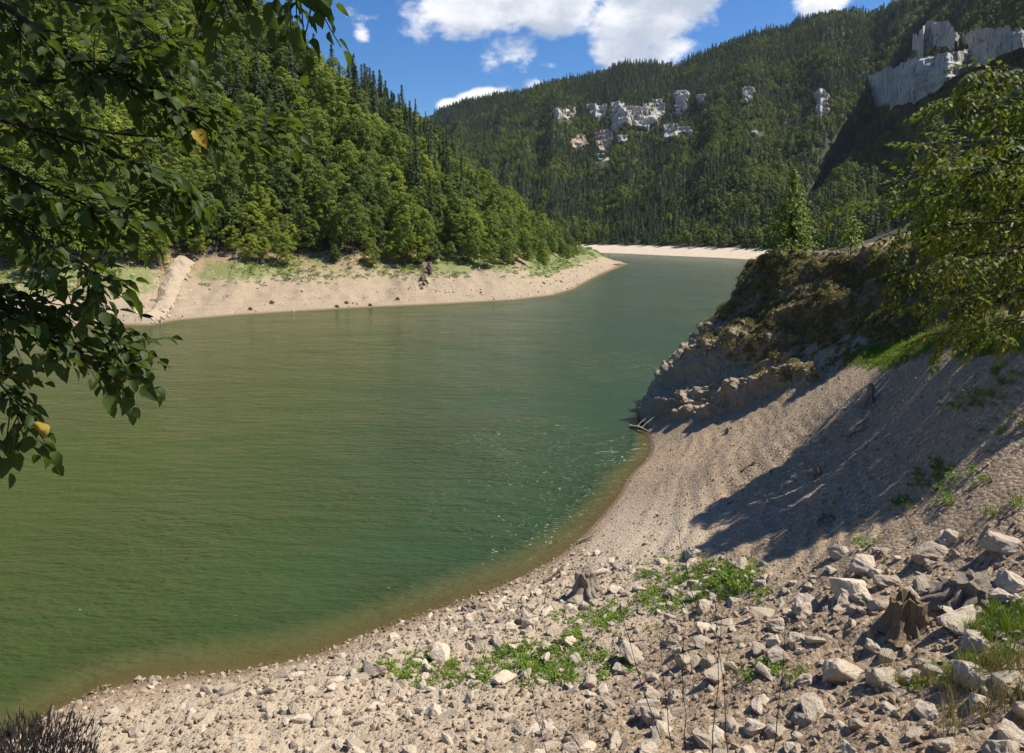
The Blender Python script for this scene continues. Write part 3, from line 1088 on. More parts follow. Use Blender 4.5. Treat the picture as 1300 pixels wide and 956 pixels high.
# outlines of the rock faces in the photograph (used to leave the forest open in front of them)
CL_BIG = [(1108, 96), (1118, 90), (1130, 87), (1165, 75), (1185, 72), (1210, 68), (1235, 60), (1262, 52), (1300, 40), (1340, 30), (1340, 50), (1300, 60), (1262, 72), (1230, 86), (1210, 94), (1190, 112), (1160, 128), (1135, 130), (1108, 132)]
CL_TOW = [(1165, 46), (1168, 36), (1178, 28), (1200, 26), (1209, 34), (1212, 48), (1208, 60), (1192, 54), (1178, 56), (1174, 72), (1167, 72)]
CLIFF_DEF = [  # outline, distance, label
    (CL_BIG, 690, 'long pale limestone wall high in the shade of the mountain'),
    (CL_TOW, 730, 'rounded rock tower standing above the long shaded wall'),
    ([(1228, 46), (1245, 38), (1262, 40), (1280, 34), (1284, 46), (1262, 54), (1240, 56), (1230, 58)], 740, 'upper grey ledge beside the rock tower'),
    ([(774, 132), (786, 126), (800, 132), (815, 134), (828, 126), (842, 124), (844, 142), (832, 158), (820, 165), (806, 160), (792, 158), (786, 164), (775, 166)], 880, 'brightest banded limestone cliff halfway up the far slope'),
    ([(854, 116), (866, 113), (876, 118), (872, 132), (868, 144), (856, 146)], 900, 'narrow white rock tooth beside the banded cliff'),
    ([(744, 134), (756, 130), (772, 131), (771, 142), (766, 150), (752, 152)], 880, 'small pale crag just beside the banded cliff'),
    ([(698, 138), (712, 133), (734, 134), (732, 146), (722, 152), (704, 152)], 890, 'faint grey crag farthest toward the spur ridge'),
    ([(840, 160), (858, 158), (882, 160), (878, 169), (856, 171), (848, 180), (841, 178)], 840, 'low flat ledge of pale rock under the white tooth'),
    ([(754, 166), (766, 162), (778, 167), (778, 186), (766, 192), (756, 186)], 800, 'orange stained rock face below the banded cliff'),
    ([(722, 174), (732, 168), (746, 170), (748, 184), (738, 190), (726, 186)], 800, 'grey rock block beside the orange stained face'),
    ([(752, 196), (764, 193), (776, 194), (774, 205), (756, 205)], 770, 'lowest pale rock step on the far slope'),
    ([(942, 112), (960, 110), (956, 128), (944, 130)], 900, 'pale crag alone in the trees, high between the cliffs'),
    ([(782, 172), (800, 168), (796, 178), (784, 182)], 800, 'small grey rock shelf under the banded cliff'),
    ([(884, 120), (896, 117), (894, 128), (886, 130)], 900, 'tiny pale crag next to the white tooth'),
    ([(1034, 120), (1044, 113), (1054, 118), (1052, 142), (1042, 150), (1036, 140)], 840, 'ragged upright crag nearest the great cliff'),
    ([(948, 158), (976, 156), (970, 170), (952, 172)], 790, 'dull shaded crag under the one alone in the trees'),
]
for a, d, l in CLIFF_DEF:
    CLIFFS.append((a, d))


x, y = jitter_grid(-160, 1180, 370, 1750, 5.2)
c = az_px(x, y)
s_ = poly_sdf(x, y, R_SHORE)
dr = np.interp(c, [p[0] for p in R_DIST], [p[1] for p in R_DIST])
ok = (s_ > 25) & (c > 525) & (c < 1420) & (y < dr + 25)
x, y, c, dr, s_ = x[ok], y[ok], c[ok], dr[ok], s_[ok]
z = z_far(x, y)
pxx, pyy = proj(x, y, z + 8)
ok = (pyy > -40) & (~in_cliff(pxx, pyy) | (rngp.random(len(x)) < .07))
# steps of rock are bare
x, y, c, dr, z, s_, pxx, pyy = [q[ok] for q in (x, y, c, dr, z, s_, pxx, pyy)]
con = fbm(x / 55, y / 55, octaves=4, seed=83) + .10 * sstep(y / dr, .55, .95) + .05 * sstep(c, 1000, 850) - .13 * sstep(c, 1080, 1180) * (y < 650)
is_con = con + rngp.uniform(-.16, .16, len(x)) > .535
n = len(x)
sc = rngp.uniform(.55, 1.05, n) * np.where(is_con, .78, .80) * (.75 + .55 * fbm(x / 18, y / 18, octaves=2, seed=87))
front = np.nonzero((s_ < 36) & (c > 750) & (c < 985) & (sc > .5))[0]
front = front[np.argsort(y[front])]
src_f = [None] * 6
nb = nc_ = 0
mine = []
FM = [(770, 315, 'narrows'), (800, 312, 'far beach start'), (840, 312, 'early far beach'), (880, 312, 'mid far beach'), (920, 312, 'later far beach'), (960, 315, 'far beach beside the outcrop')]
for i in front:
    lim = (nc_ < 25) if is_con[i] else (nb < 50)
    if not lim:
        continue
    mine.append(i)
    k = (nc_ if is_con[i] else nb) % 3
    kind = '%s %s' % ('low' if sc[i] < .68 else 'high', 'dark spruce' if is_con[i] else ('pale round leafy tree' if k == 1 else 'deep green leafy tree'))
    lb = near_label(kind, c[i], 312, FM, 9).replace('gully side', 'spur side').replace('lake-tip side', 'outcrop side').replace('water side', 'spur side').replace('uphill side', 'outcrop side').replace('far beach beside the outcrop', 'beach by the outcrop')
    r = plant_tree('spruce_tree' if is_con[i] else 'broadleaf_tree', (FARC if is_con[i] else FARB)[k], (x[i], y[i], z[i] - .4), (sc[i],) * 3, float(rngp.uniform(0, 6.28)), lb, 'tree', 'far shore: ' + lb)
    j = k + (3 if is_con[i] else 0)
    if src_f[j] is None:
        src_f[j] = next(o for o in COL.objects if o.parent is r and o.name.startswith('crown'))
    if is_con[i]:
        nc_ += 1
    else:
        nb += 1
keep = np.ones(n, bool)
keep[mine] = False
x, y, z, sc, is_con, c = [q[keep] for q in (x, y, z, sc, is_con, c)]
n = len(x)
print('far trees', n, [o is not None for o in src_f])
src_f = [o or src_all[0] for o in src_f]
var = np.where(is_con, 3 + rngp.integers(0, 3, n), rngp.integers(0, 3, n))
scatter('mountain_forest', np.stack([x, y, z - .5], -1), np.stack([rngp.uniform(-.06, .06, n), rngp.uniform(-.06, .06, n), rngp.uniform(0, 6.28, n)], -1), np.stack([sc * 1.1, sc * 1.1, sc * rngp.uniform(.75, 1.05, n)], -1), var, src_f,
        'dark mixed forest covering the far mountain side down to its bare shore', 'forest')

# cliffs: thick banded rock walls standing in the slope
def mat_cliff(name, a, b_, stain, sk=.45):
    m, nt, b = new_mat(name)
    p = geo_pos(nt)
    mp = nn(nt, 'ShaderNodeMapping', inp={'Scale': (.06, .06, .75)}); lk(nt, p, mp.inputs[0])
    band = noise(nt, mp.outputs[0], 1.6, 6, .7)
    mp2 = nn(nt, 'ShaderNodeMapping', inp={'Scale': (.30, .30, .035)}); lk(nt, p, mp2.inputs[0])
    strk = noise(nt, mp2.outputs[0], 1.0, 5, .65)
    c = mixc(nt, band, a, b_)
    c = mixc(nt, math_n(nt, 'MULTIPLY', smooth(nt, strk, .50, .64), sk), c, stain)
    c = mixc(nt, math_n(nt, 'MULTIPLY', smooth(nt, noise(nt, p, .10, 6, .75), .56, .63), .85), c, (.04, .055, .022))
    c = mixc(nt, math_n(nt, 'MULTIPLY', smooth(nt, noise(nt, p, .045, 4, .6), .42, .6), .5), c, tuple(v_ * .55 for v_ in a))
    lk(nt, c, b.inputs['Base Color'])
    b.inputs['Roughness'].default_value = .95
    bump(nt, b, math_n(nt, 'ADD', band, strk), 1.0, 2.5)
    return m


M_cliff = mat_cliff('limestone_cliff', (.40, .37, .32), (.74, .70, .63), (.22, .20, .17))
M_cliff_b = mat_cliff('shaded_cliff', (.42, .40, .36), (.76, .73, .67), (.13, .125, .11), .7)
M_cliff_o = mat_cliff('ochre_cliff', (.42, .29, .18), (.58, .49, .38), (.22, .16, .11))
for k, (poly, dist, lb) in enumerate(CLIFF_DEF):
    xs = [p[0] for p in poly]
    ys = [p[1] for p in poly]
    st = .55 if k else .8
    cols = np.arange(min(xs) - 6, max(xs) + 6, st)
    rws = np.arange(max(ys) + 6, min(ys) - 6, -st * .8)
    CC, RR = np.meshgrid(cols, rws, indexing='ij')
    # where each bearing meets the mountain side
    dcol = np.linspace(dist * .5, dist * 1.9, 420)
    P3 = np.zeros(CC.shape + (3,))
    for i, cc in enumerate(cols):
        xx = (cc - 650) / F * dcol * math.cos(PITCH)
        zz = z_far(xx, dcol)
        _, pr = proj(xx, dcol, zz)
        pr = np.minimum.accumulate(pr) - np.arange(len(pr)) * 1e-5
        dq = np.interp(-rws, -pr, dcol)
        for j, rr_ in enumerate(rws):
            P3[i, j] = PD(cc, rr_, dq[j])
    if k < 3:
        # the great wall stands upright on the line of its foot, with a top that runs back into the slope
        top, bot, V = [], [], []
        for i, cc in enumerate(cols):
            c2 = min(max(cc, min(xs) + .3), max(xs) - .3)
            ins = poly_sdf(np.full(len(rws), c2), rws, poly) > -.4
            r_in = rws[ins] if ins.any() else np.array([np.mean(ys)])
            top.append(r_in.min()); bot.append(r_in.max())
            V.append(P3[i, int(np.argmin(np.abs(rws - r_in.max()))), 1])
        top, bot, V = np.array(top), np.array(bot), np.array(V)
        V = np.convolve(np.pad(V, 9, 'edge'), np.ones(19) / 19, 'valid') - 4
        top = top + (fbm(cols / 3.5, cols * 0 + k, octaves=3, seed=91 + k) - .5) * 8
        bot = np.maximum(bot + (fbm(cols / 5, cols * 0 + k, octaves=3, seed=191 + k) - .5) * 6, top + 3)
        nvv = 54
        Q = np.zeros((len(cols), nvv + 5, 3))
        e_ = np.clip((np.abs(np.linspace(-1, 1, len(cols))) - .86) / .14, 0, 1)
        for j in range(nvv + 5):
            t = min(j / nvv, 1)
            rr_ = (bot + 5) * (1 - t) + top * t
            dq = V + e_ ** 2 * 20 + .22 * t * (bot - top) / F * V
            for i, cc in enumerate(cols):
                Q[i, j] = PD(cc, rr_[i], dq[i])
            if j > nvv:
                Q[:, j, :2] *= (1 + (j - nvv) * 7 / Q[:, j, 1])[:, None]
                Q[:, j, 2] = Q[:, nvv, 2] - (j - nvv) * 2.0
        z_ = Q[..., 2]
        pil = fbm(Q[..., 0] / 9, z_ / 60, octaves=4, seed=440 + k, ridged=True)
        led = (z_ + 5 * fbm(Q[..., 0] / 25, z_ * 0, octaves=2, seed=441)) / 10 % 1.0
        out = (fbm(Q[..., 0] / 26, z_ / 34, octaves=3, seed=443) - .5) * 22 + (pil - .5) * 7 + np.where(led < .8, led * 2.6, (1 - led) * 10) + (fbm(Q[..., 0] / 3, z_ / 5, octaves=3, seed=442) - .5) * 4.5
        Q[..., :2] *= (1 - out / Q[..., 1])[..., None]
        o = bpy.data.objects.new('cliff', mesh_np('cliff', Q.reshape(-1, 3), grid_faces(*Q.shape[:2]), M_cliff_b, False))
        link(o, None, lb, 'cliff', 'limestone cliffs on the far mountain')
        continue
    z_ = P3[..., 2]
    sdv = poly_sdf(CC, RR, poly)
    rag = (fbm(P3[..., 0] / 8, z_ / 8, octaves=4, seed=401 + k) - .5) * (13 if k == 0 else 9)
    cov = sstep(sdv + rag, -1.0, 2.0)
    H = 13.0 if k == 0 else 8.5
    zw = z_ + 7 * (fbm(P3[..., 0] / 22, z_ * 0 + k, octaves=3, seed=411) - .5)
    fr = (zw / H) % 1.0
    fr = np.where(fr < .86, fr / .86, (1 - fr) / .14)
    out = fr * H * 1.15 + (fbm(P3[..., 0] / 7, z_ / 26, octaves=4, seed=420 + k) - .5) * 9 + (fbm(P3[..., 0] / 2.2, z_ / 4, octaves=3, seed=430) - .5) * 2.6
    P3[..., :2] *= (1 + (np.where(cov > .02, -out * cov - 2.2 * cov, 0) + (1 - cov) * 7) / P3[..., 1])[..., None]
    P3[..., 2] -= (1 - cov) * 3
    fc = grid_faces(*P3.shape[:2])
    cf = cov.reshape(-1)[fc].max(1)
    q, fc, _ = compact(P3.reshape(-1, 3), fc[cf > .05])
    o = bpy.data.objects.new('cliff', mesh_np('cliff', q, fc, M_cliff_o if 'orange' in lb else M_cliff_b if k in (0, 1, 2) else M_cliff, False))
    link(o, None, lb, 'cliff', 'limestone cliffs on the far mountain')

# ------------------------------------------------------------------ rock outcrop by the water
ROWS = [
    [(16, 70, -2), (10.2, 60, -2), (9.6, 54, -1.2), (11.2, 50, .4), (13.6, 46.5, 2.4), (17.0, 43.5, 4.6), (18.8, 39, 6.8), (20.2, 34, 9.2), (23, 29, 11.2)],
    [(17, 69, 3), (12.6, 60, 3), (11.6, 55, 3.0), (12.8, 51, 3.8), (15.4, 48, 5.2), (18.2, 45, 6.9), (20.0, 40.5, 8.6), (21.6, 35.5, 10.6), (24, 30.5, 12.3)],
    [(19, 68, 7), (16.2, 60, 7.4), (15.2, 56, 7.4), (16.0, 52.5, 7.9), (17.6, 49.5, 8.6), (19.8, 46, 9.6), (21.2, 41.5, 11.0), (22.6, 36.5, 12.6), (25, 31.5, 13.6)],
    [(21, 67, 10.5), (19.2, 60.5, 11.2), (18.9, 57, 11.3), (19.2, 54, 11.4), (20.2, 51, 11.8), (21.4, 47, 12.3), (22.4, 42.5, 13.2), (23.6, 38, 14.0), (26, 33, 14.6)],
    [(22, 66, 12.6), (20.6, 61, 13.6), (20.5, 58, 13.7), (21.0, 55.5, 13.8), (22.2, 52.5, 13.9), (23.2, 49, 14.1), (24.4, 44.5, 14.6), (25.6, 40, 15.0), (28, 35.5, 15.4)],
    [(26, 66, 12.8), (25, 62, 13.6), (24.8, 60, 14.0), (25.2, 58, 14.2), (26.2, 55.5, 14.4), (27.6, 52, 14.6), (29, 48, 15.2), (30, 44, 15.6), (33, 40, 16)],
    [(34, 68, 11.8), (33, 66, 12.6), (33, 64, 13.4), (34, 62, 14.0), (35, 60, 14.2), (36, 57, 14.6), (38, 52, 15.4), (39, 48, 16), (42, 44, 16.6)],
]
NU, NV = 330, 210
r1 = np.stack([crom(r, NU) for r in ROWS], 1)                     # NU x 7 x 3
tv = np.concatenate([np.linspace(0, 4, 175), np.linspace(4, 6, 36)[1:]])
NV = len(tv)
r2 = np.stack([crom(r1[i], 6 * 40 + 1)[np.round(tv / 6 * 240).astype(int)] for i in range(NU)], 0)
du = np.gradient(r2, axis=0); dv = np.gradient(r2, axis=1)
nrm = np.cross(du, dv); nrm /= np.linalg.norm(nrm, axis=2, keepdims=True) + 1e-9
if nrm[NU // 2, 60, 1] > 0:
    nrm = -nrm
q = r2.reshape(-1, 3)
low = 1 - sstep(q[:, 2], 5, 9)
# bedding planes dip toward the water: use a tilted coordinate
bed = q[:, 2] * .82 + q[:, 0] * -.42 + q[:, 1] * .12
lay = fbm(bed / 1.5 + .4 * fbm(q[:, 0] / 5, q[:, 1] / 5, octaves=2, seed=3), q[:, 1] / 9, octaves=3, seed=111, ridged=True)
disp = (fbm(q[:, 0] / 3.6, q[:, 1] / 3.6, q[:, 2] / 3.2, 5, 101, .62, True) - .55) * 3.0
disp += (lay - .6) * 2.2 * (.3 + low)
disp += low * (np.abs(((bed / 2.3 + fbm(q[:, 0] / 4, q[:, 1] / 4, octaves=2, seed=8) * 1.2) % 1.0) - .5) - .25) * 2.2
disp += (fbm(q[:, 0] / .7, q[:, 1] / .7, q[:, 2] / .7, 3, 107, .6) - .5) * .8
disp -= disp.mean() + .95
q2 = q + nrm.reshape(-1, 3) * disp[:, None]


def mat_outcrop():
    m, nt, b = new_mat('outcrop_rock')
    p = geo_pos(nt)
    sp = nn(nt, 'ShaderNodeSeparateXYZ'); lk(nt, p, sp.inputs[0])
    n1 = noise(nt, p, .7, 6, .7)
    n2 = noise(nt, p, 5, 6, .75)
    c = mixc(nt, n1, (.29, .22, .14), (.49, .40, .28))
    c = mixc(nt, smooth(nt, n2, .56, .70), c, (.52, .43, .31))
    zz = math_n(nt, 'ADD', sp.outputs[2], math_n(nt, 'MULTIPLY', math_n(nt, 'SUBTRACT', n1, .5), 6.0))
    c = mixc(nt, math_n(nt, 'MULTIPLY', smooth(nt, zz, 5.2, 9.5), .8), c, mixc(nt, n2, (.07, .052, .022), (.33, .24, .13)))
    c = mixc(nt, math_n(nt, 'MULTIPLY', math_n(nt, 'SUBTRACT', 1.0, smooth(nt, n2, .34, .46)), .7), c, (.03, .024, .017))
    lk(nt, c, b.inputs['Base Color'])
    b.inputs['Roughness'].default_value = .95
    bump(nt, b, math_n(nt, 'ADD', n2, n1), 1.0, .25)
    return m


f = grid_faces(NU, NV)
o = bpy.data.objects.new('rock_outcrop', mesh_np('rock_outcrop', q2, f, mat_outcrop(), False))
link(o, None, 'dark mossy rock outcrop dropping steeply to the water beside the gravel slope', 'rock outcrop')
OUT_Q, OUT_N = q2, nrm.reshape(-1, 3)

# ------------------------------------------------------------------ small plants
def tuft_mesh(name, seed, n, h, spread, width, mat, droop=.4):
    rng = random.Random(seed)
    b = Bag()
    for k in range(n):
        a = rng.uniform(0, 6.28)
        r = spread * math.sqrt(rng.random())
        x0, y0 = math.cos(a) * r, math.sin(a) * r
        l = h * rng.uniform(.5, 1.1)
        ta = rng.uniform(0, 6.28)
        tx, ty = math.cos(ta) * l * droop * rng.random(), math.sin(ta) * l * droop * rng.random()
        w = width * rng.uniform(.6, 1.2)
        wx, wy = -math.sin(ta + .4) * w, math.cos(ta + .4) * w
        b.add(([(x0 - wx, y0 - wy, 0), (x0 + wx, y0 + wy, 0), (x0 + wx * .7 + tx * .5, y0 + wy * .7 + ty * .5, l * .6), (x0 - wx * .7 + tx * .5, y0 - wy * .7 + ty * .5, l * .6), (x0 + tx * 1.5, y0 + ty * 1.5, l)],
               [(0, 1, 2, 3), (3, 2, 4)]))
    return b.mesh(name, mat, False)


def weed_mesh(name, seed, n, h, spread, leaf, mat):
    rng = np.random.default_rng(seed)
    r = spread * np.sqrt(rng.random(n)); a = rng.uniform(0, 6.283, n)
    cz = h * rng.random(n) * (1.1 - r / spread * .6) + .01
    C = np.stack([np.cos(a) * r, np.sin(a) * r, cz], -1)
    N = rng.normal(size=(n, 3)) * .6 + np.array([0, 0, 1])
    v, f = leaf_cloud(C, N, rng.uniform(.6, 1.3, n) * leaf, rng, .6)
    return mesh_np(name, v, f, mat, False)


def znear1(x, y):
    return float(z_near(np.array([x]), np.array([y]))[0])


def on_shore(px_, py_):
    """the ground point of the near shore seen at that pixel"""
    d = pdir(px_, py_)
    t = np.linspace(8, 75, 900)
    zz = z_near(d[0] * t, d[1] * t)
    below = np.nonzero(EYE + d[2] * t < zz)[0]
    i = below[0] if len(below) else -1
    return (d[0] * t[i], d[1] * t[i], float(zz[i]))


# ------------------------------------------------------------------ stones
def rock_mesh(name, seed, mat, sub=0, flat=.65, pts=13):
    rng = random.Random(seed)
    bm = bmesh.new()
    for k in range(pts):
        v = Vector((rng.gauss(0, 1), rng.gauss(0, 1), rng.gauss(0, 1))).normalized()
        m = max(abs(v.x), abs(v.y), abs(v.z))
        v = v * (1 - .45) + v / m * .45 * .8
        bm.verts.new((v.x * .5 * rng.uniform(.85, 1.15), v.y * .42 * rng.uniform(.85, 1.15), v.z * .5 * flat))
    r = bmesh.ops.convex_hull(bm, input=bm.verts)
    bmesh.ops.delete(bm, geom=list({g for g in r['geom_interior'] + r['geom_unused'] if isinstance(g, bmesh.types.BMVert)}), context='VERTS')
    if sub:
        bmesh.ops.bevel(bm, geom=list(bm.edges), offset=.018, segments=1, affect='EDGES')
        bmesh.ops.triangulate(bm, faces=list(bm.faces))
        for _ in range(sub):
            bmesh.ops.subdivide_edges(bm, edges=[e for e in bm.edges if e.calc_length() > .07], cuts=1, use_grid_fill=True)
        bmesh.ops.triangulate(bm, faces=list(bm.faces))
        co = np.array([v.co for v in bm.verts])
        nr = co / (np.linalg.norm(co, axis=1, keepdims=True) + 1e-9)
        d = (fbm(co[:, 0] * 4 + seed, co[:, 1] * 4, co[:, 2] * 7, 4, seed, .55, True) - .6) * .13
        co = co + nr * d[:, None]
        for v, c_ in zip(bm.verts, co):
            v.co = c_
    me = bpy.data.meshes.new(name)
    bm.to_mesh(me); bm.free()
    me.materials.append(mat)
    return me


STONE_S = [rock_mesh('stone', 300 + k, M_stone_s, 0, .6 + .1 * (k % 3), 11) for k in range(6)]
STONE_L = [rock_mesh('stone', 320 + k, M_stone, 2, .55 + .08 * (k % 5), 12 + k % 5) for k in range(12)]

# candidates over the rocky part of the shore
rx, ry = jitter_grid(-26, 17, 9, 36, .42)
rz_ = z_near(rx, ry)
px, py = proj(rx, ry, rz_)
ok = (px > -30) & (px < 1340) & (py < 990) & (rz_ > .0)
rx, ry, rz_, px, py = [q[ok] for q in (rx, ry, rz_, px, py)]
rocky = near_rocky(px, py)
rocky = np.maximum(rocky, (px < 620) * 1.0)
big = rngp.random(len(rx)) ** 2.2
size = .12 + .62 * big * (.55 + .6 * fbm(rx / 3, ry / 3, octaves=2, seed=131))
keep = (rngp.random(len(rx)) < rocky * (.95 - .35 * near_weeds(rx, ry, px, py))) 
rx, ry, rz_, px, py, size = [q[keep] for q in (rx, ry, rz_, px, py, size)]
size = np.where(rz_ < .5, size * .6, size) * .98
# rocks seen clearly in the photograph: column, row, width in pixels, label
HERO = [(1050, 812, 0, ''), (1078, 745, 62, 'large angular block, upper of the two touching in the middle of the rubble'), (1020, 770, 55, 'large flat-topped block leaning on its neighbour in the rubble'), (970, 775, 44, 'pale smooth slab just beyond the green weed patch'),
        (1212, 782, 66, 'rough squared block lying right in front of the grey weathered stump'), (892, 768, 36, 'pointed white stone standing in the green weeds'), (800, 822, 62, 'largest cream boulder with a dark undercut, standing among the dry stalks'),
        (640, 858, 44, 'rounded cream boulder at the edge of the weed patch near the water'), (1100, 715, 50, 'split boulder with a dark shaded face high in the rubble'), (1065, 700, 34, 'small boulder resting against the split one'),
        (1125, 735, 40, 'wedge-shaped boulder with a dark triangular shaded side'), (940, 715, 34, 'pale boulder in front of the long tree shadow'), (880, 702, 30, 'squat stone at the narrow end of the tree shadow'),
        (1270, 690, 46, 'jagged grey boulder near the upper end of the rubble'), (1180, 700, 50, 'broad low boulder above the weathered stump'), (990, 830, 46, 'cracked boulder low in the rubble by the dry stalks'),
        (750, 860, 40, 'tilted pale stone below the cream boulder'), (905, 850, 52, 'brown shaded boulder among the low dry stalks'), (560, 830, 48, 'long low pale slab parallel to the waterline'), (480, 845, 50, 'white block low by the waterline'),
        (200, 860, 26, 'square white block alone at the edge of the water'), (175, 862, 14, 'tiny white stone beside the square block at the water'), (375, 855, 26, 'brown and white stone right at the waterline'), (150, 684 + 180, 0, ''), (1285, 740, 44, 'rounded boulder wedged behind the weathered stump'),
        (695, 835, 30, 'pale upright stone in the lower weed patch'), (1070, 850, 60, 'dark slab of rock heaped in front of the hollow stump'), (1120, 860, 50, 'dark broken block beside the dark slab'), (1030, 895, 60, 'shaded boulder in the nearest rubble'), (830, 905, 60, 'grey boulder in the nearest rubble under the stalks')]
for hx, hy, w, lb in HERO:
    if not lb:
        continue
    P = on_shore(hx, hy + w * .2)
    k = rngp.integers(0, 12)
    o = bpy.data.objects.new('stone', STONE_L[k])
    s = .8 * w / F * math.hypot(P[0], P[1])
    o.location = (P[0], P[1], P[2] + s * .12)
    o.scale = (s * 1.1, s, s * 1.05)
    o.rotation_euler = (rngp.uniform(-.3, .3), rngp.uniform(-.3, .3), rngp.uniform(0, 6.28))
    link(o, None, lb, 'stone', 'single boulders of the near shore')
dist = np.hypot(rx, ry)
ang_sz = size / dist
inview = (py < 960) & (px > 0) & (px < 1300)
order = np.argsort(-ang_sz * inview)
nind = 240


ST_MARK = [(200, 862, 'square white block at the water'), (330, 870, 'lower waterline'), (400, 858, 'brown and white waterline stone'), (480, 845, 'white waterline block'), (560, 830, 'long pale slab'), (640, 858, 'rounded cream boulder'), (600, 900, 'nearest shore edge'), (695, 835, 'upright pale stone'),
           (690, 790, 'lower weed patch'), (745, 745, 'root stump'), (800, 822, 'undercut cream boulder'), (830, 760, 'leaning dry stalk'), (892, 768, 'pointed white stone'), (900, 735, 'upper weed patch'), (905, 850, 'brown shaded boulder'), (970, 775, 'smooth pale slab'),
           (990, 830, 'cracked boulder'), (1020, 770, 'flat-topped block'), (1078, 745, 'large angular block'), (1100, 715, 'split boulder'), (1125, 735, 'wedge-shaped boulder'), (1152, 790, 'hollow stump'), (1180, 700, 'broad low boulder'), (1235, 745, 'weathered stump'),
           (1212, 782, 'rough squared block'), (1270, 690, 'jagged grey boulder'), (1070, 850, 'dark rock slab'), (1030, 895, 'shaded nearest boulder'), (1240, 860, 'dry grass corner'), (940, 715, 'boulder before the long shadow'), (830, 905, 'grey boulder under the stalks')]


def stone_label(px_, py_, s, k):
    tone = 'large' if s > .45 else 'mid-sized' if s > .32 else 'small'
    shp = ('blocky', 'flat', 'rounded', 'pointed', 'craggy')[k % 5]
    return near_label('%s %s limestone piece' % (tone, shp), px_, py_, ST_MARK, 12)


for i in order[:nind]:
    k = int(rngp.integers(0, 12))
    o = bpy.data.objects.new('stone', STONE_L[k])
    s = size[i]
    o.location = (rx[i], ry[i], rz_[i] + s * .04)
    o.scale = (s * rngp.uniform(.9, 1.3), s, s * rngp.uniform(.8, 1.2))
    o.rotation_euler = (rngp.uniform(-.5, .5), rngp.uniform(-.5, .5), rngp.uniform(0, 6.28))
    lb = stone_label(px[i], py[i], s, k)
    link(o, None, lb, 'stone', 'rubble: ' + lb)
stones = [o for o in COL.objects if o.name.startswith('stone')]
ssrc = [next(o for o in stones if o.data is m_) for m_ in STONE_L if any(o.data is m_ for o in stones)]
r_ = order[nind:]
n = len(r_)
scatter('rubble', np.stack([rx, ry, rz_ + size * .02], -1)[r_], rngp.uniform(-.6, .6, (n, 3)) + np.stack([np.zeros(n), np.zeros(n), rngp.uniform(0, 6.28, n)], -1),
        size[r_][:, None] * rngp.uniform(.8, 1.2, (n, 3)), rngp.integers(0, len(ssrc), n), ssrc, 'pale limestone rubble covering the lower shore', 'rubble')
# a few pebble objects to copy from, lying on the gravel
psrc = []
for k, (hx, hy) in enumerate(((835, 655), (860, 640), (925, 640), (980, 600), (1045, 560), (1060, 640))):
    P = on_shore(hx, hy)
    o = bpy.data.objects.new('pebble', STONE_S[k])
    o.location = (P[0], P[1], P[2] + .04)
    o.scale = (.3, .3, .3)
    o.rotation_euler = (0, 0, k)
    link(o, None, 'loose pale pebble lying on the open gravel slope', 'pebble', 'loose pebbles on the gravel slope')
    psrc.append(o)
gx, gy = jitter_grid(-26, 30, 8, 56, .155)
gz = z_near(gx, gy)
px, py = proj(gx, gy, gz)
rocky = np.maximum(near_rocky(px, py), (px < 620) * 1.0)
dn = .34 + .45 * rocky + .5 * (fbm(gx / 2.2, gy / 2.2, octaves=3, seed=141) - .5)
ok = (px > -20) & (px < 1330) & (py < 990) & (gz > -.12) & (rngp.random(len(gx)) < dn) & ~((px > 1060) & (py < 470))
gx, gy, gz, rocky = gx[ok], gy[ok], gz[ok], rocky[ok]
n = len(gx)
ps = (.035 + .13 * rngp.random(n) ** 3) * (1 + .5 * rocky)
print('pebbles', n)
scatter('gravel', np.stack([gx, gy, gz + ps * .1], -1), rngp.uniform(-3, 3, (n, 3)), ps[:, None] * rngp.uniform(.8, 1.3, (n, 3)), rngp.integers(0, 6, n), psrc, 'loose gravel and small stones strewn over the slope', 'gravel')

# stones strewn over the bank of the spur
bx, by = jitter_grid(-190, 60, 108, 300, 1.0)
bs = poly_sdf(bx, by, L_SHORE)
bc = az_px(bx, by)
gul = np.exp(-((bc - 190 - bs * 1.7) / (9 + .5 * bs)) ** 2)
pr_ = .30 + .25 * (1 - sstep(bc, 180, 215)) + .9 * gul + .08 * (bs < 2)
ok = (bs > .2) & (bs < beach_w(bc) + 1) & (bc > -60) & (bc < 790) & (rngp.random(len(bx)) < pr_)
bx, by, gul = bx[ok], by[ok], gul[ok]
bz = z_left(bx, by)
n = len(bx)
ps = (.18 + .55 * rngp.random(n) ** 3) * (1 + 1.2 * gul)
scatter('bank_stones', np.stack([bx, by, bz + ps * .1], -1), rngp.uniform(-3, 3, (n, 3)), ps[:, None] * rngp.uniform(.8, 1.3, (n, 3)), rngp.integers(0, len(ssrc), n), ssrc, 'stones strewn over the bare bank across the water', 'rubble')

# ------------------------------------------------------------------ weeds on shore and bank
WEED = [weed_mesh('weed', 400 + k, 46, .13, .20, .085, M_weed) for k in range(3)]
GRASS = [tuft_mesh('grass', 410 + k, 46, .38, .18, .008, M_weed) for k in range(2)]
DRY = [tuft_mesh('dry_grass', 420 + k, 40, .55, .16, .006, M_dry, .5) for k in range(2)]
MOSS = [weed_mesh('moss', 430 + k, 60, .22, .32, .13, M_moss) for k in range(3)]


def seeds_of(meshes, spots, name, label, cat):
    out = []
    for m_, (hx, hy) in zip(meshes, spots):
        P = on_shore(hx, hy)
        o = bpy.data.objects.new(name, m_)
        o.location = P
        link(o, None, label, cat, label)
        out.append(o)
    return out


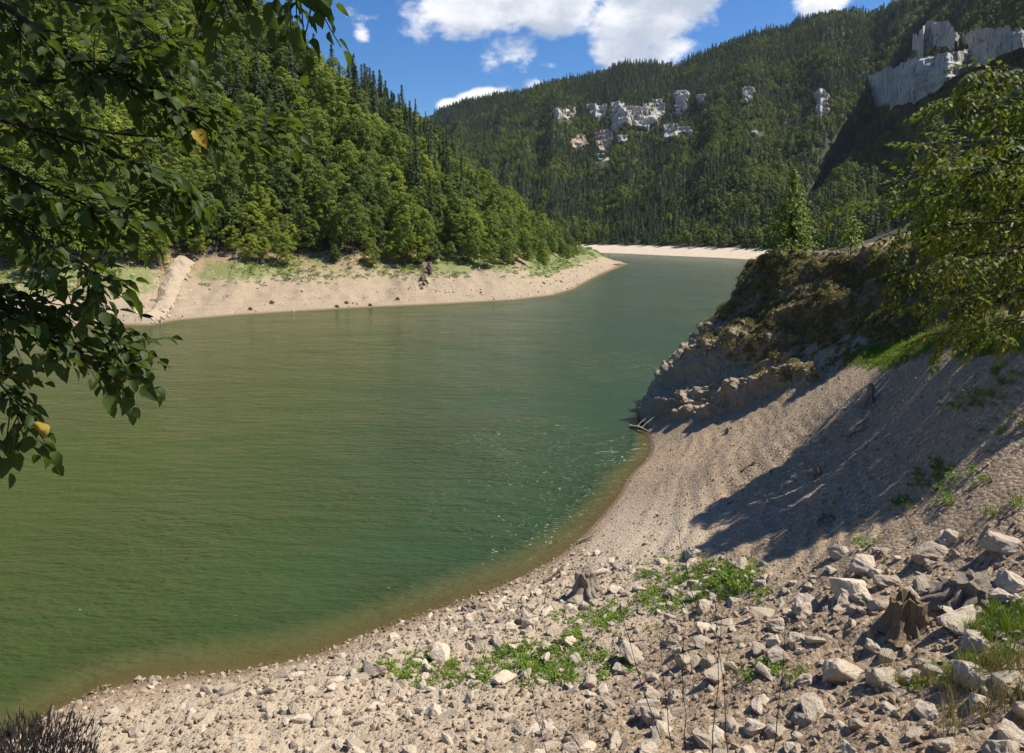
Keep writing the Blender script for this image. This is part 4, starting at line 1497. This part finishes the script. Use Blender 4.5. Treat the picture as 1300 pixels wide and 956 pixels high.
wsrc = seeds_of(WEED, ((905, 738), (690, 838), (1262, 800)), 'weed_clump', 'low bright green weed clump growing between the rubble stones', 'weed')
gsrc = seeds_of(GRASS, ((1285, 835), (1250, 505)), 'grass_tuft', 'upright green grass tuft growing at the upper edge of the rubble', 'grass')
dsrc = seeds_of(DRY, ((1275, 862), (1225, 858)), 'dry_grass_tuft', 'straw-coloured dry grass tuft nearest the camera', 'grass')
bx, by = jitter_grid(-190, 70, 108, 400, 1.0)
bz = z_left(bx, by)
bc = az_px(bx, by)
bs = poly_sdf(bx, by, L_SHORE)
bw = sstep(bz, 4.0, 5.6) * (1 - sstep(bz, 8.8, 11)) * .85
bw = np.maximum(bw, sstep(bc, 650, 700) * sstep(bz, 2.4, 4.0) * .9)
bw = np.maximum(bw, (1 - sstep(bc, 185, 212)) * sstep(bz, 2.6, 4.2) * .7)
bw = bw * np.clip((fbm(bx / 7, by / 7, octaves=4, seed=53) - .36) * 5, 0, 1)
ok = (bs > 2) & (rngp.random(len(bx)) < bw) & (bc > -40) & (bs < beach_w(bc) + 4)
n = int(ok.sum())
scatter('bank_weeds', np.stack([bx[ok], by[ok], bz[ok]], -1), np.stack([rngp.uniform(-.3, .3, n), rngp.uniform(-.3, .3, n), rngp.uniform(0, 6.28, n)], -1), rngp.uniform(1.5, 4.2, n)[:, None] * np.array([[1, 1, .8]]), rngp.integers(0, 3, n), wsrc, 'green weeds in patches on the bare bank across the water', 'weeds')
wx, wy = jitter_grid(-12, 30, 9, 44, .20)
wz = z_near(wx, wy)
px, py = proj(wx, wy, wz)
wm = near_weeds(wx, wy, px, py)
ok = (rngp.random(len(wx)) < (wm - .2) * 1.8 * np.clip(fbm(wx / .7, wy / .7, octaves=3, seed=67) * 2.6 - .5, .2, 1)) & (px > 300) & (px < 1340) & (wz > .5)
wx, wy, wz, py, px = wx[ok], wy[ok], wz[ok], py[ok], px[ok]
n = len(wx)
var = rngp.integers(0, 3, n)
gr = ((px > 1170) & (py > 770)) | ((py < 560) & (rngp.random(n) < .6)) | (rngp.random(n) < .12)
var = np.where(gr, 3 + rngp.integers(0, 2, n), var)
sc = rngp.uniform(.5, 1.25, n) * np.where(var >= 3, .75, 1)
print('weeds', n)
scatter('weeds', np.stack([wx, wy, wz], -1), np.stack([rngp.uniform(-.2, .2, n), rngp.uniform(-.2, .2, n), rngp.uniform(0, 6.28, n)], -1), np.repeat(sc[:, None], 3, 1), var, wsrc + gsrc, 'green weeds and grass growing between the stones', 'weeds')
# dry grass: nearest corner and the top of the slope under the hazel
ax, ay = jitter_grid(6, 28, 8, 32, .22)
az_ = z_near(ax, ay)
px, py = proj(ax, ay, az_)
m_ = np.maximum(np.exp(-((px - 1270) / 80) ** 2 - ((py - 885) / 42) ** 2), .75 * np.exp(-((px - 1215) / 60) ** 2 - ((py - 425) / 18) ** 2))
ok = rngp.random(len(ax)) < m_ * .8
ax, ay, az_ = ax[ok], ay[ok], az_[ok]
n = len(ax)
scatter('dry_grass', np.stack([ax, ay, az_], -1), np.stack([np.zeros(n), np.zeros(n), rngp.uniform(0, 6.28, n)], -1), np.repeat(rngp.uniform(.5, 1.1, n)[:, None], 3, 1), rngp.integers(0, 2, n), dsrc, 'straw-coloured dry grass in the nearest corner of the shore', 'grass')

# moss and dead leaf tufts hanging on the outcrop
msrc = []
for k, i in enumerate((NU // 2 * NV + 120, (NU // 2 + 30) * NV + 110, (NU // 2 - 20) * NV + 130)):
    o = bpy.data.objects.new('moss_clump', MOSS[k])
    o.location = OUT_Q[i]
    link(o, None, 'brown moss clump clinging to the upper face of the outcrop', 'moss', 'moss clumps on the outcrop')
    msrc.append(o)
idx = rngp.integers(0, len(OUT_Q), 26000)
Pm = OUT_Q[idx]
pm = sstep(Pm[:, 2], 5.0, 8.5) * (.35 + 1.1 * (fbm(Pm[:, 0] / 1.6, Pm[:, 1] / 1.6, Pm[:, 2] / 1.6, 3, 151) > .47))
ok = (rngp.random(len(idx)) < pm * .42) & (OUT_N[idx][:, 1] < .6)
Pm, Nm = Pm[ok], OUT_N[idx][ok]
n = len(Pm)
rot = np.stack([rngp.uniform(.3, 1.3, n), rngp.uniform(-.4, .4, n), np.arctan2(-Nm[:, 0], Nm[:, 1]) + math.pi + rngp.uniform(-.5, .5, n)], -1)
scatter('moss', Pm, rot, np.repeat(rngp.uniform(.4, 1.05, n)[:, None], 3, 1), rngp.integers(0, 3, n), msrc, 'moss and dead grass hanging over the face of the outcrop', 'moss')

# ------------------------------------------------------------------ trees on and beside the outcrop
v, f = conifer_crown(501, 6.0, 2.5, .2, .22, 15, .40, .0)
fc = mesh_np('crown', v, f, M_fir, False)
P = PD(1003, 322, 57)
plant_tree('fir_tree', (fc, trunk_mesh('trunk', 5.0, .08, 3, M_bark, 0)), (P[0], P[1], 14.0), (1, 1, 1), 0, 'young yellow-green fir standing on the water-side corner of the dark outcrop', 'tree', None)
v, f = conifer_crown(502, 3.6, 1.5, .2, .26, 10, .28, .1)
fc2 = mesh_np('crown', v, f, M_fir, False)
plant_tree('fir_tree', (fc2, trunk_mesh('trunk', 3.4, .06, 4, M_bark, 0)), (26.5, 56, 14.0), (1, 1, 1), 1, 'smaller fir half hidden behind the hazel, further back on the outcrop', 'tree', None)
# trees on the ground above the gravel slope, mostly beyond the hazel; they throw the long shadows
M_hzb = M_lright
v, f = broadleaf_crown(510, 7.6, 2.9, 3.4, 34, 130, .28)
hz1 = (mesh_np('crown', v, f, M_leafA, False), trunk_mesh('trunk', 6.5, .14, 61, M_bark))
v, f = broadleaf_crown(511, 7.2, 2.8, 3.2, 34, 130, .28)
hz2 = (mesh_np('crown', v, f, M_leafB, False), trunk_mesh('trunk', 6.0, .13, 62, M_bark))
for (tx, ty, k, s, lb) in ((18.9, 30.0, 1, .95, 'leafy tree on the bank above the gravel, nearest the outcrop'), (18.8, 26.6, 0, .95, 'leafy tree on the bank top, second from the outcrop'), (19.5, 23.4, 1, .95, 'leafy tree on the bank, third from the outcrop'),
                           (19.7, 20.3, 0, .85, 'leafy tree on the bank closest to the hazel'), (27, 42.0, 0, .8, 'leafy tree on the crest of the outcrop')):
    zz = max(znear1(tx, ty), 13.5 if ty > 38 else 0)
    plant_tree('broadleaf_tree', (hz1, hz2)[k], (tx, ty, zz - .3), (s, s, s), tx, lb, 'tree', 'trees above the gravel slope')

# ------------------------------------------------------------------ leafy boughs near the camera
def leaf_mesh(name, seed, mat, width=.72):
    rng = random.Random(seed)
    b = Bag()
    n = 7
    curl, fold = rng.uniform(.02, .42), rng.uniform(.2, .7)
    V, Fc = [], []
    for i in range(n + 1):
        t = i / n
        w = width * .5 * math.sin(math.pi * min(1, t * .93 + .035) ** .72) * (1 - .25 * t)
        if i == n:
            w = 0.0
        ser = (1 + .07 * (1 if i % 2 else -1))
        zc = -curl * t * t + .02
        V += [(t, -w * ser, zc + fold * w), (t, .03 * math.sin(3 * t + seed), zc), (t, w * ser, zc + fold * w * .8)]
    for i in range(n):
        a = i * 3
        Fc += [(a, a + 3, a + 4, a + 1), (a + 1, a + 4, a + 5, a + 2)]
    # the stalk
    o = len(V)
    V += [(-.28, -.008, .05), (-.28, .008, .05), (0.02, .012, .02), (0.02, -.012, .02)]
    Fc.append((o, o + 3, o + 2, o + 1))
    b.add((V, Fc))
    return b.mesh(name, mat, True)


LEAF_L = [leaf_mesh('leaf', k, M_ldark, w) for k, w in enumerate((.78, .68, .86, .74, .8, .7, .76, .66))]
LEAF_R = [leaf_mesh('leaf', 10 + k, M_lright, w) for k, w in enumerate((.72, .64, .80, .7, .76, .6))]


def frame_from(t, n):
    t = t.normalized()
    n = (n - t * n.dot(t)).normalized()
    return Matrix((t, n.cross(t), n)).transposed()


def bough_tree(name, base, label, trunk_pts, trunk_r, paths, leafset, bark, leaf_len, twig_len, twig_step, seed, droop, more=1.0, maxparts=300):
    rng = random.Random(seed)
    root = empty(name, base, 0, label, 'tree')
    off = Vector(base)
    bag = Bag()
    bag.add(tube([Vector(p) - off for p in trunk_pts], trunk_r, 10, .06, rng))
    link(bpy.data.objects.new('trunk', bag.mesh('trunk', bark)), root)
    leaves = []
    tw = Bag()
    for (pp, r0, dens) in paths:
        pts3 = [Vector(p) for p in pp]
        n = 22
        cr = [Vector(q) for q in crom([tuple(p) for p in pts3], n)]
        bag = Bag()
        bag.add(tube([p - off for p in cr], [r0 * (1 - .88 * i / (n - 1)) for i in range(n)], 6))
        link(bpy.data.objects.new('branch', bag.mesh('branch', bark)), root)
        L = sum((cr[i + 1] - cr[i]).length for i in range(n - 1))
        m = int(L / twig_step * dens * more)
        for k in range(m):
            t = (.16 + .84 * (k + rng.random()) / m) * (n - 1)
            i = min(int(t), n - 2)
            p = cr[i].lerp(cr[i + 1], t - i)
            d = (cr[i + 1] - cr[i]).normalized()
            side = Vector((rng.gauss(0, 1), rng.gauss(0, 1), rng.gauss(0, .55)))
            side = (side - d * side.dot(d)).normalized()
            td = (d * rng.uniform(.5, 1.0) + side * rng.uniform(.5, 1.0) + Vector((0, 0, -droop * rng.random()))).normalized()
            l = twig_len * rng.uniform(.45, 1.1) * (1.15 - .45 * t / n)
            q = [p]
            nl = max(3, int(l / (leaf_len * .52)))
            for j in range(nl):
                td = (td + Vector((rng.gauss(0, .10), rng.gauss(0, .10), rng.gauss(0, .08) - droop * .16))).normalized()
                q.append(q[-1] + td * l / nl)
                sd = td.cross(Vector((0, 0, 1)))
                if sd.length < .05:
                    sd = Vector((1, 0, 0))
                sd.normalize()
                sgn = 1 if j % 2 else -1
                ld = (td * rng.uniform(.5, 1.0) + sd * sgn * rng.uniform(.6, 1.1) + Vector((0, 0, -droop * rng.uniform(.3, 1.3)))).normalized()
                nr = Vector((rng.gauss(0, .45), rng.gauss(0, .45), 1.0))
                if j == nl - 1:
                    ld = (td + Vector((0, 0, -droop * .5))).normalized()
                leaves.append((q[-1] + ld * leaf_len * .22, ld, nr, leaf_len * rng.uniform(.65, 1.2)))
            tw.add(tube([a - off for a in q], [r0 * .16 * (1 - .6 * a / nl) + .0012 for a in range(nl + 1)], 4, cap=False))
    o = link(bpy.data.objects.new('twigs', tw.mesh('twigs', bark)), root)
    o['kind'] = 'stuff'
    # those that show largest: nearest the camera and inside the frame
    def key(l):
        a, b = proj(l[0].x, l[0].y, l[0].z)
        return (0 if (0 < a < 1300 and 0 < b < 956) else 1, (l[0] - Vector((0, 0, EYE))).length / l[3])
    leaves.sort(key=key)
    for k, (p, ld, nr, s) in enumerate(leaves[:maxparts]):
        o = bpy.data.objects.new('leaf', leafset[k % len(leafset)])
        M = frame_from(ld, nr).to_4x4()
        o.matrix_local = Matrix.Translation(p - off) @ M @ Matrix.Diagonal((s, s, s, 1))
        link(o, root)
    V, Fc = [], []
    for k, (p, ld, nr, s) in enumerate(leaves[maxparts:]):
        me_ = leafset[k % len(leafset)]
        if not hasattr(bough_tree, 'c'):
            bough_tree.c = {}
        if me_.name not in bough_tree.c:
            co = np.zeros(len(me_.vertices) * 3, np.float32); me_.vertices.foreach_get('co', co)
            bough_tree.c[me_.name] = (co.reshape(-1, 3), [tuple(q.vertices) for q in me_.polygons])
        co, fs = bough_tree.c[me_.name]
        R = np.array(frame_from(ld, nr))
        o_ = len(V) * len(co)
        V.append(co @ R.T * s + np.array(p - off))
        Fc += [tuple(i + o_ for i in q) for q in fs]
    if V:
        me_ = bpy.data.meshes.new('foliage')
        me_.from_pydata(np.concatenate(V).tolist(), [], Fc)
        me_.polygons.foreach_set('use_smooth', [True] * len(me_.polygons))
        me_.materials.append(leafset[0].materials[0])
        o = link(bpy.data.objects.new('foliage', me_), root)
        o['kind'] = 'stuff'
    print(name, 'leaves', len(leaves))
    return root


def path(*pts):
    return [PD(a, b, d) for a, b, d in pts]


tb = (-3.3, 1.6, znear1(-3.3, 1.6) - .2)
TL = [(path((-420, -60, 2.7), (-60, -20, 2.8), (90, 70, 2.9), (200, 125, 3.0), (250, 145, 3.1)), .016, 1.5),
      (path((-420, 20, 2.6), (-60, 95, 2.8), (100, 100, 2.9), (160, 65, 2.9), (215, 60, 3.0)), .010, 1.0),
      (path((-420, 40, 2.8), (-40, 90, 3.0), (120, 165, 3.1), (290, 170, 3.3), (365, 148, 3.5)), .010, .85),
      (path((-420, 80, 2.5), (-60, 140, 2.6), (80, 175, 2.8), (190, 215, 2.9), (240, 245, 3.0)), .012, 1.5),
      (path((-420, 120, 2.4), (-60, 190, 2.5), (60, 240, 2.6), (130, 265, 2.7), (180, 258, 2.8)), .011, 1.3),
      (path((-420, 160, 2.4), (-70, 230, 2.4), (20, 285, 2.5), (100, 330, 2.5), (130, 362, 2.5)), .010, 1.0),
      (path((-420, 200, 2.5), (-80, 320, 2.6), (20, 375, 2.7), (120, 410, 2.8), (175, 445, 2.9)), .010, 1.25),
      (path((-420, 210, 2.5), (-80, 350, 2.6), (20, 410, 2.6), (100, 450, 2.7), (150, 474, 2.8)), .010, 1.25),
      (path((-420, 230, 2.4), (-120, 390, 2.4), (-40, 450, 2.5), (10, 500, 2.5), (30, 555, 2.5)), .009, .95),
      (path((-420, 240, 2.5), (-80, 345, 2.7), (-10, 390, 2.8), (60, 385, 2.8), (130, 345, 2.8)), .008, .9),
      (path((-420, -150, 2.9), (-60, -90, 3.1), (60, -10, 3.2), (160, 20, 3.3), (240, 75, 3.4)), .010, .9),
      (path((-420, -200, 2.2), (0, -220, 2.3), (200, -160, 2.4), (270, -70, 2.4), (290, 20, 2.45)), .012, .75),
      (path((-420, -220, 2.2), (100, -220, 2.3), (280, -140, 2.35), (350, -60, 2.4), (400, 8, 2.4)), .010, .75)]
lt = bough_tree('linden_tree', tb, 'dark overhanging linden boughs reaching in from the side, in front of the lake', [tb, (-3.25, 1.8, tb[2] + 1.8), (-3.2, 2.2, 14.5), (-3.1, 2.5, 16.6), (-3.0, 2.7, 18.5)], [.20, .17, .15, .12, .08],
           TL, LEAF_L, M_bark_d, .066, .26, .085, 7, .34, 1.65)

hb = (9.4, 7.0, znear1(9.4, 7.0) - .2)
TR = []
rr = random.Random(12)
for (tx, ty, d, r0, dens) in ((1236, 96, 6.6, .018, 1.2), (1190, 130, 6.8, .018, 1.2), (1160, 185, 7.2, .02, 1.2), (1125, 235, 7.4, .018, 1.0), (1062, 262, 7.6, .012, .45), (1150, 255, 6.9, .02, 1.3), (1120, 300, 7.2, .02, 1.3),
                              (1135, 345, 7.0, .022, 1.3), (1145, 385, 7.2, .018, 1.1), (1175, 425, 6.8, .018, .9), (1210, 330, 6.2, .022, 1.3), (1220, 385, 6.4, .02, 1.3), (1265, 430, 6.2, .016, .8), (1240, 220, 6.4, .02, 1.3), (1260, 150, 6.8, .016, 1.1),
                              (1230, 270, 7.8, .02, 1.4), (1190, 210, 7.9, .02, 1.2), (1190, 300, 8.0, .02, 1.3), (1280, 330, 7.4, .02, 1.3), (1200, 365, 8.2, .02, 1.1), (1285, 230, 7.6, .02, 1.3)):
    sy = 250 + (ty - 260) * .35
    P0 = PD(1640, sy + 40, 7.0)
    TR.append(([P0, PD(1480, (sy + ty) / 2 + 10, (7.0 + d) / 2), PD(1360, ty * .8 + sy * .2 - 12, d), PD((1300 + tx) / 2, ty - 10 + rr.uniform(-12, 12), d + .1), PD(tx, ty, d)], r0, dens))
ht = bough_tree('hazel_tree', hb, 'yellow-green hazel with dark branches hanging over the top of the gravel slope', [hb, (9.2, 7.1, hb[2] + 1.5), (8.9, 7.2, 15.5), (8.8, 7.2, 17.5), (8.6, 7.3, 19)], [.16, .14, .12, .09, .05],
           TR, LEAF_R, M_bark_d, .062, .50, .16, 17, .40, 1.6)

def shade_crown(root, at, r, seed, mat, n, leaf):
    v, f = broadleaf_crown(seed, r * 1.3, r, 0, n, 130, leaf)
    o = bpy.data.objects.new('crown', mesh_np('crown', v, f, mat, False))
    o.location = Vector(at) - root.location
    link(o, root)


shade_crown(lt, (1.4, 2.6, 17.9), 2.7, 601, M_ldark, 9, .15)  # unseen crown overhead, added to block the sun from the linden leaves
shade_crown(ht, (10.2, 8.6, 18.6), 2.4, 602, M_lright, 6, .14)  # unseen crown out of frame, added to shade the hazel leaves

# ------------------------------------------------------------------ stumps, roots, driftwood, stalks
def stump(name, loc, h, r, nroots, seed, label, hollow=False, rootlen=2.2, lean=(0, 0), mat=None, root_drop=.8):
    rng = random.Random(seed)
    e = empty(name, loc, rng.uniform(0, 6), label, 'tree stump')
    n = 44
    rows = []
    for j in range(10):
        t = j / 9
        ring = []
        for k in range(n):
            a = 2 * math.pi * k / n
            rr_ = r * (1 + .9 * (1 - t) ** 3) * (1 + .15 * math.sin(5 * a + seed + t) + .09 * math.sin(11 * a + 2 * seed + 2 * t) + .10 * abs(math.sin(8.5 * a + seed)) + rng.uniform(-.05, .05))
            zt = h * t * (1 + ((.13 * math.sin(2 * a + seed) + .05 * math.sin(7 * a) + rng.uniform(-.03, .04)) * (j - 6) / 3 if j > 6 else 0)) - .15
            ring.append((math.cos(a) * rr_ + lean[0] * t * h, math.sin(a) * rr_ + lean[1] * t * h, zt))
        rows.append(ring)
    depth = .55 if hollow else .06
    for q, dz in ((.72, 0.0), (.5, -depth * h), (.05, -depth * h * 1.1)):
        rows.append([(x_ * q + lean[0] * h * (1 - q), y_ * q + lean[1] * h * (1 - q), z_ + dz) for x_, y_, z_ in rows[9]])
    b = Bag()
    V = [p for rw in rows for p in rw]
    Fc = [(j * n + k, j * n + (k + 1) % n, (j + 1) * n + (k + 1) % n, (j + 1) * n + k) for j in range(len(rows) - 1) for k in range(n)]
    b.add((V, Fc))
    link(bpy.data.objects.new('stump_wood', b.mesh('stump_wood', mat or M_dead, False)), e)
    for k in range(nroots):
        a = 2 * math.pi * k / nroots + rng.uniform(-.3, .3)
        L = r * rootlen * rng.uniform(.7, 1.3)
        pts = [(math.cos(a) * r * .7, math.sin(a) * r * .7, h * .42)]
        for j in range(1, 7):
            t = j / 6
            a += rng.uniform(-.22, .22)
            pts.append((math.cos(a) * (r * .9 + L * t), math.sin(a) * (r * .9 + L * t), h * .42 * (1 - t) ** 1.6 - root_drop * t * .4 * h + rng.uniform(-.06, .06) * h))
        bb = Bag()
        bb.add(tube(pts, [r * .34 * (1 - .8 * j / 6) for j in range(7)], 7, .12, rng))
        link(bpy.data.objects.new('root', bb.mesh('root', mat or M_dead)), e)
    return e


P = on_shore(745, 757)
stump('root_stump', P, .95, .34, 9, 3, 'pale root stump with long bare roots spread over the stones near the waterline', False, 2.6, (.2, .1))
P = on_shore(1152, 795)
stump('hollow_stump', P, .72, .30, 3, 8, 'brown fibrous hollow stump with a dark open side in the rubble', True, 1.2, (.1, 0), mat_bark('fibrous_wood', (.20, .14, .075), (.46, .35, .20)))
P = on_shore(1235, 758)
M_greyw = mat_bark('grey_wood', (.25, .195, .14), (.52, .435, .34))
stump('weathered_stump', P, .50, .40, 10, 12, 'broad grey weathered stump arching low over the rubble', False, 1.5, (0, 0), M_greyw, 1.0)
P = on_shore(1103, 515)
stump('splintered_stump', P, .95, .13, 5, 21, 'thin splintered stump standing alone on the gravel below the outcrop', False, 3.2, (.15, 0), M_dead)
for hx, hy, h, r, lb in ((1037, 605, .5, .14, 'small dark stump stub in the middle of the sunlit gravel'), (600, 775, .4, .2, 'low root knot among the stones next to the waterline'), (925, 548, .4, .14, 'small stump at the foot of the outcrop'),
                         (960, 440, .5, .15, 'broken stub half way up the outcrop foot'), (1050, 660, .25, .2, 'low dark root lump inside the long tree shadow'), (665, 790, .35, .18, 'short root stub in the weeds beside the root stump')):
    P = on_shore(hx, hy)
    stump('stump', P, h, r, 4, hx, lb, False, 2.6, (.1, .1), M_dead)


def driftwood(pts, r, lb, mat=None):
    b = Bag()
    rng = random.Random(int(pts[0][0] * 100))
    cr = crom(pts, 9)
    b.add(tube([Vector(p) for p in cr], [r * (1 - .6 * i / 8) for i in range(9)], 7, .15, rng))
    for k in (3, 5):
        p = Vector(cr[k])
        b.add(tube([p, p + Vector((.2 * r / .05, .1, .22 * r / .05)) * .6, p + Vector((.35, .1, .3)) * (r / .05)], [r * .5, r * .35, r * .1], 5))
    o = bpy.data.objects.new('driftwood', b.mesh('driftwood', mat or M_dead))
    link(o, None, lb, 'driftwood', 'driftwood along the water')


def up(P, dz):
    return (P[0], P[1], P[2] + dz)


a = on_shore(735, 690); driftwood([up(a, .1), up(on_shore(755, 684), .18)], .09, 'chunk of wood lying right at the waterline beyond the root stump')
driftwood([up(on_shore(690, 742), .1), up(on_shore(715, 730), .2)], .07, 'reddish branch among shore stones next to the waterline', mat_bark('red_wood', (.13, .07, .04), (.28, .17, .11)))
w = PZ(800, 541, .05); w2 = PZ(824, 548, .3)
driftwood([w, ((w[0] + w2[0]) / 2, (w[1] + w2[1]) / 2, .3), w2], .13, 'bleached branch lying in the water against the foot of the outcrop')
driftwood([up(on_shore(1070, 557), .12), up(on_shore(1100, 548), .2)], .09, 'pale log lying across the sunlit gravel')
driftwood([up(on_shore(940, 600), .02), up(on_shore(960, 590), .1)], .06, 'short dark stick lying on the gravel below the outcrop', M_bark_d)


def stalk(p0, p1, r, lb, seed):
    rng = random.Random(seed)
    b = Bag()
    p0, p1 = Vector(p0), Vector(p1)
    pts = [p0.lerp(p1, i / 6) + Vector((rng.gauss(0, .012), rng.gauss(0, .012), 0)) for i in range(7)]
    r = r * .62
    b.add(tube(pts, [r * (1 - .1 * i) for i in range(7)], 5))
    for k in range(7):
        i = rng.randint(1, 5)
        p = pts[i]
        d = Vector((rng.gauss(0, 1), rng.gauss(0, 1), 1.2)).normalized() * rng.uniform(.06, .16)
        b.add(tube([p, p + d], [r * .6, r * .3], 4))
    o = bpy.data.objects.new('dry_stalk', b.mesh('dry_stalk', M_bark_d))
    link(o, None, lb, 'dry plant stalk', 'dry stalks near the camera')


for k, (x0, y0, x1, y1, d, lb) in enumerate(((884, 712, 856, 655, 9.0, 'bent dry stalk standing over the narrow end of the tree shadow'), (838, 880, 780, 752, 7.5, 'long leaning dry stalk in front of the cream boulder'), (850, 890, 838, 800, 7.6, 'short upright dry stalk next to the leaning one'),
                                             (905, 900, 915, 775, 7.0, 'dark dry stalk with side shoots in the weed patch'), (925, 905, 908, 770, 7.1, 'dark dry stalk crossing its neighbour'), (980, 905, 998, 790, 7.0, 'dry stalk with knobbly seed heads, furthest from the water'),
                                             (870, 900, 868, 800, 7.4, 'thin dry stalk between the others'), (695, 900, 655, 800, 9.5, 'dry stalk nearest the waterline, over the lower weed patch'))):
    stalk(PD(x0, y0 + 60, d), PD(x1, y1, d), .010, lb, k)

# dark shrub just below the camera at the edge of the picture
rng2 = np.random.default_rng(77)
e = empty('juniper_shrub', PD(22, 990, 4.2), 0, 'dark spiky shrub top in the lower corner, close to the camera', 'shrub')
b = Bag()
rr = random.Random(5)
for k in range(3000):
    a = rr.uniform(0, 6.28)
    r = .42 * math.sqrt(rr.random())
    p = Vector((math.cos(a) * r * 1.2, math.sin(a) * r, rr.uniform(-.1, .28) * (1.1 - r)))
    d = Vector((math.cos(a) * .5 + rr.gauss(0, .3), math.sin(a) * .5 + rr.gauss(0, .3), 1.0)).normalized() * rr.uniform(.05, .11)
    s = Vector((rr.gauss(0, 1), rr.gauss(0, 1), 0)).normalized() * .006
    b.add(([p - s, p + s, p + d], [(0, 1, 2)]))
link(bpy.data.objects.new('needles', b.mesh('needles', M_bark_d, False)), e)
b = Bag()
for k in range(7):
    a = k * .9
    b.add(tube([(0, 0, -.9), (math.cos(a) * .15, math.sin(a) * .15, -.3), (math.cos(a) * .3, math.sin(a) * .3, .12)], [.02, .014, .005], 5))
link(bpy.data.objects.new('stems', b.mesh('stems', M_bark_d)), e)

# ------------------------------------------------------------------ features of the bank across the water
def bank_pt(px_, py_):
    d = pdir(px_, py_)
    t = np.linspace(90, 400, 1500)
    zz = z_left(d[0] * t, d[1] * t)
    below = np.nonzero(EYE + d[2] * t < zz)[0]
    i = below[0] if len(below) else -1
    return (d[0] * t[i], d[1] * t[i], float(zz[i]))


def rib(p_top, p_bot, w, hgt, lb, seed, mat):
    """an irregular spine of rock running down the bank"""
    a, b_ = np.array(p_top), np.array(p_bot)
    nu, nv = 60, 22
    d = b_ - a
    side = np.array([d[1], -d[0], 0]); side /= np.linalg.norm(side)
    U, Vv = np.meshgrid(np.linspace(0, 1, nu), np.linspace(-1, 1, nv), indexing='ij')
    ww = w * (1 - .35 * U) * (1 + .5 * (fbm(U * 7, U * 0 + seed, octaves=3, seed=seed) - .5))
    P3 = a + d * U[..., None] + side * (Vv * ww + 1.4 * (fbm(U * 5, U * 0, octaves=3, seed=seed + 4) - .5))[..., None]
    P3[..., 2] = z_left(P3[..., 0], P3[..., 1]) - .4
    q = P3.reshape(-1, 3)
    prof = np.clip(1 - np.abs(Vv) ** 2.2, 0, 1).ravel()
    q[:, 2] += prof * hgt * (1 - .45 * U.ravel()) * (.35 + 1.3 * fbm(q[:, 0] / 1.8, q[:, 1] / 1.8, octaves=4, seed=seed, ridged=True)) + .25
    o = bpy.data.objects.new('rock_rib', mesh_np('rock_rib', q, grid_faces(nu, nv), mat, False))
    link(o, None, lb, 'rock')


M_ribd = mat_rock('dark_rib_rock', (.15, .105, .07), (.33, .25, .18), (.04, .03, .02), 1.4, 1.0)
M_ribp = mat_rock('pale_rib_rock', (.32, .245, .16), (.47, .385, .27), (.12, .085, .05), 2.2, .9)
RIBM = []
for m_ in STONE_L[:6]:
    c_ = m_.copy()
    c_.name = 'crag'
    c_.materials.clear()
    c_.materials.append(M_ribd)
    RIBM.append(c_)
pa, pb = np.array(bank_pt(546, 319)), np.array(bank_pt(534, 370))
rb = empty('rock_rib', tuple(pa), 0, 'dark craggy rock rib running down the middle of the far bank', 'rock')
for k in range(22):
    t = (k + .5) / 22
    p = pa + (pb - pa) * t + np.array([rngp.uniform(-1, 1) * 1.3 * (1 - .4 * t), rngp.uniform(-1, 1) * .8, 0])
    p[2] = z_left(np.array([p[0]]), np.array([p[1]]))[0]
    o = bpy.data.objects.new('crag', RIBM[k % 6])
    sz = rngp.uniform(2.2, 4.4) * (1 - .6 * t)
    o.location = Vector(p) - rb.location + Vector((0, 0, sz * .15))
    o.scale = (sz * .75, sz * .8, sz * 1.5)
    o.rotation_euler = (rngp.uniform(-.4, .4), rngp.uniform(-.4, .4), rngp.uniform(0, 6))
    link(o, rb)
rib(bank_pt(232, 335), bank_pt(190, 405), 2.3, 1.3, 'pale rubble gully tongue reaching down the far bank to the water', 9, M_ribp)
# dark stub at the upper end of the rib
r_ = random.Random(9)
for hx, hy in ((183, 335), (330, 333), (545, 330), (655, 322)):
    P = bank_pt(hx, hy)
    stump('stump', P, 2.2, .5, 6, hx, {183: 'dark root stump hanging at the top edge of the bank beside the gully', 330: 'uprooted stump on the bank edge between gully and rib', 545: 'dark stump on top of the rock rib', 655: 'rooty stump at the top of the weedy bank'}[hx], False, 3.0, (.1, .1), M_bark)
for hx, hy in ((318, 393), (345, 385), (428, 390), (440, 385), (470, 388), (505, 380), (690, 360), (712, 358)):
    P = bank_pt(hx, hy)
    stump('stump', P, .5, .25, 4, hx + hy, 'small dark stub standing on the pale silt just above the far waterline', False, 2.0, (.1, .1), M_bark)['group'] = 'stubs along the far waterline'

print('objects', len(COL.objects))

# ------------------------------------------------------------------ the air of the valley
bm = bmesh.new()
bmesh.ops.create_cube(bm, size=1)
me = bpy.data.meshes.new('haze'); bm.to_mesh(me); bm.free()
hm = bpy.data.materials.new('haze'); hm.use_nodes = True
hm.node_tree.nodes.remove(hm.node_tree.nodes['Principled BSDF'])
pv = nn(hm.node_tree, 'ShaderNodeVolumePrincipled', inp={'Density': HAZE, 'Color': (.72, .84, 1.0, 1), 'Anisotropy': .25})
lk(hm.node_tree, pv.outputs[0], hm.node_tree.nodes['Material Output'].inputs['Volume'])
me.materials.append(hm)
o = bpy.data.objects.new('haze', me)
o.scale = (6000, 6000, 900)
o.location = (0, 0, 443)
link(o, None, 'thin blue air filling the valley', None, None, 'stuff')
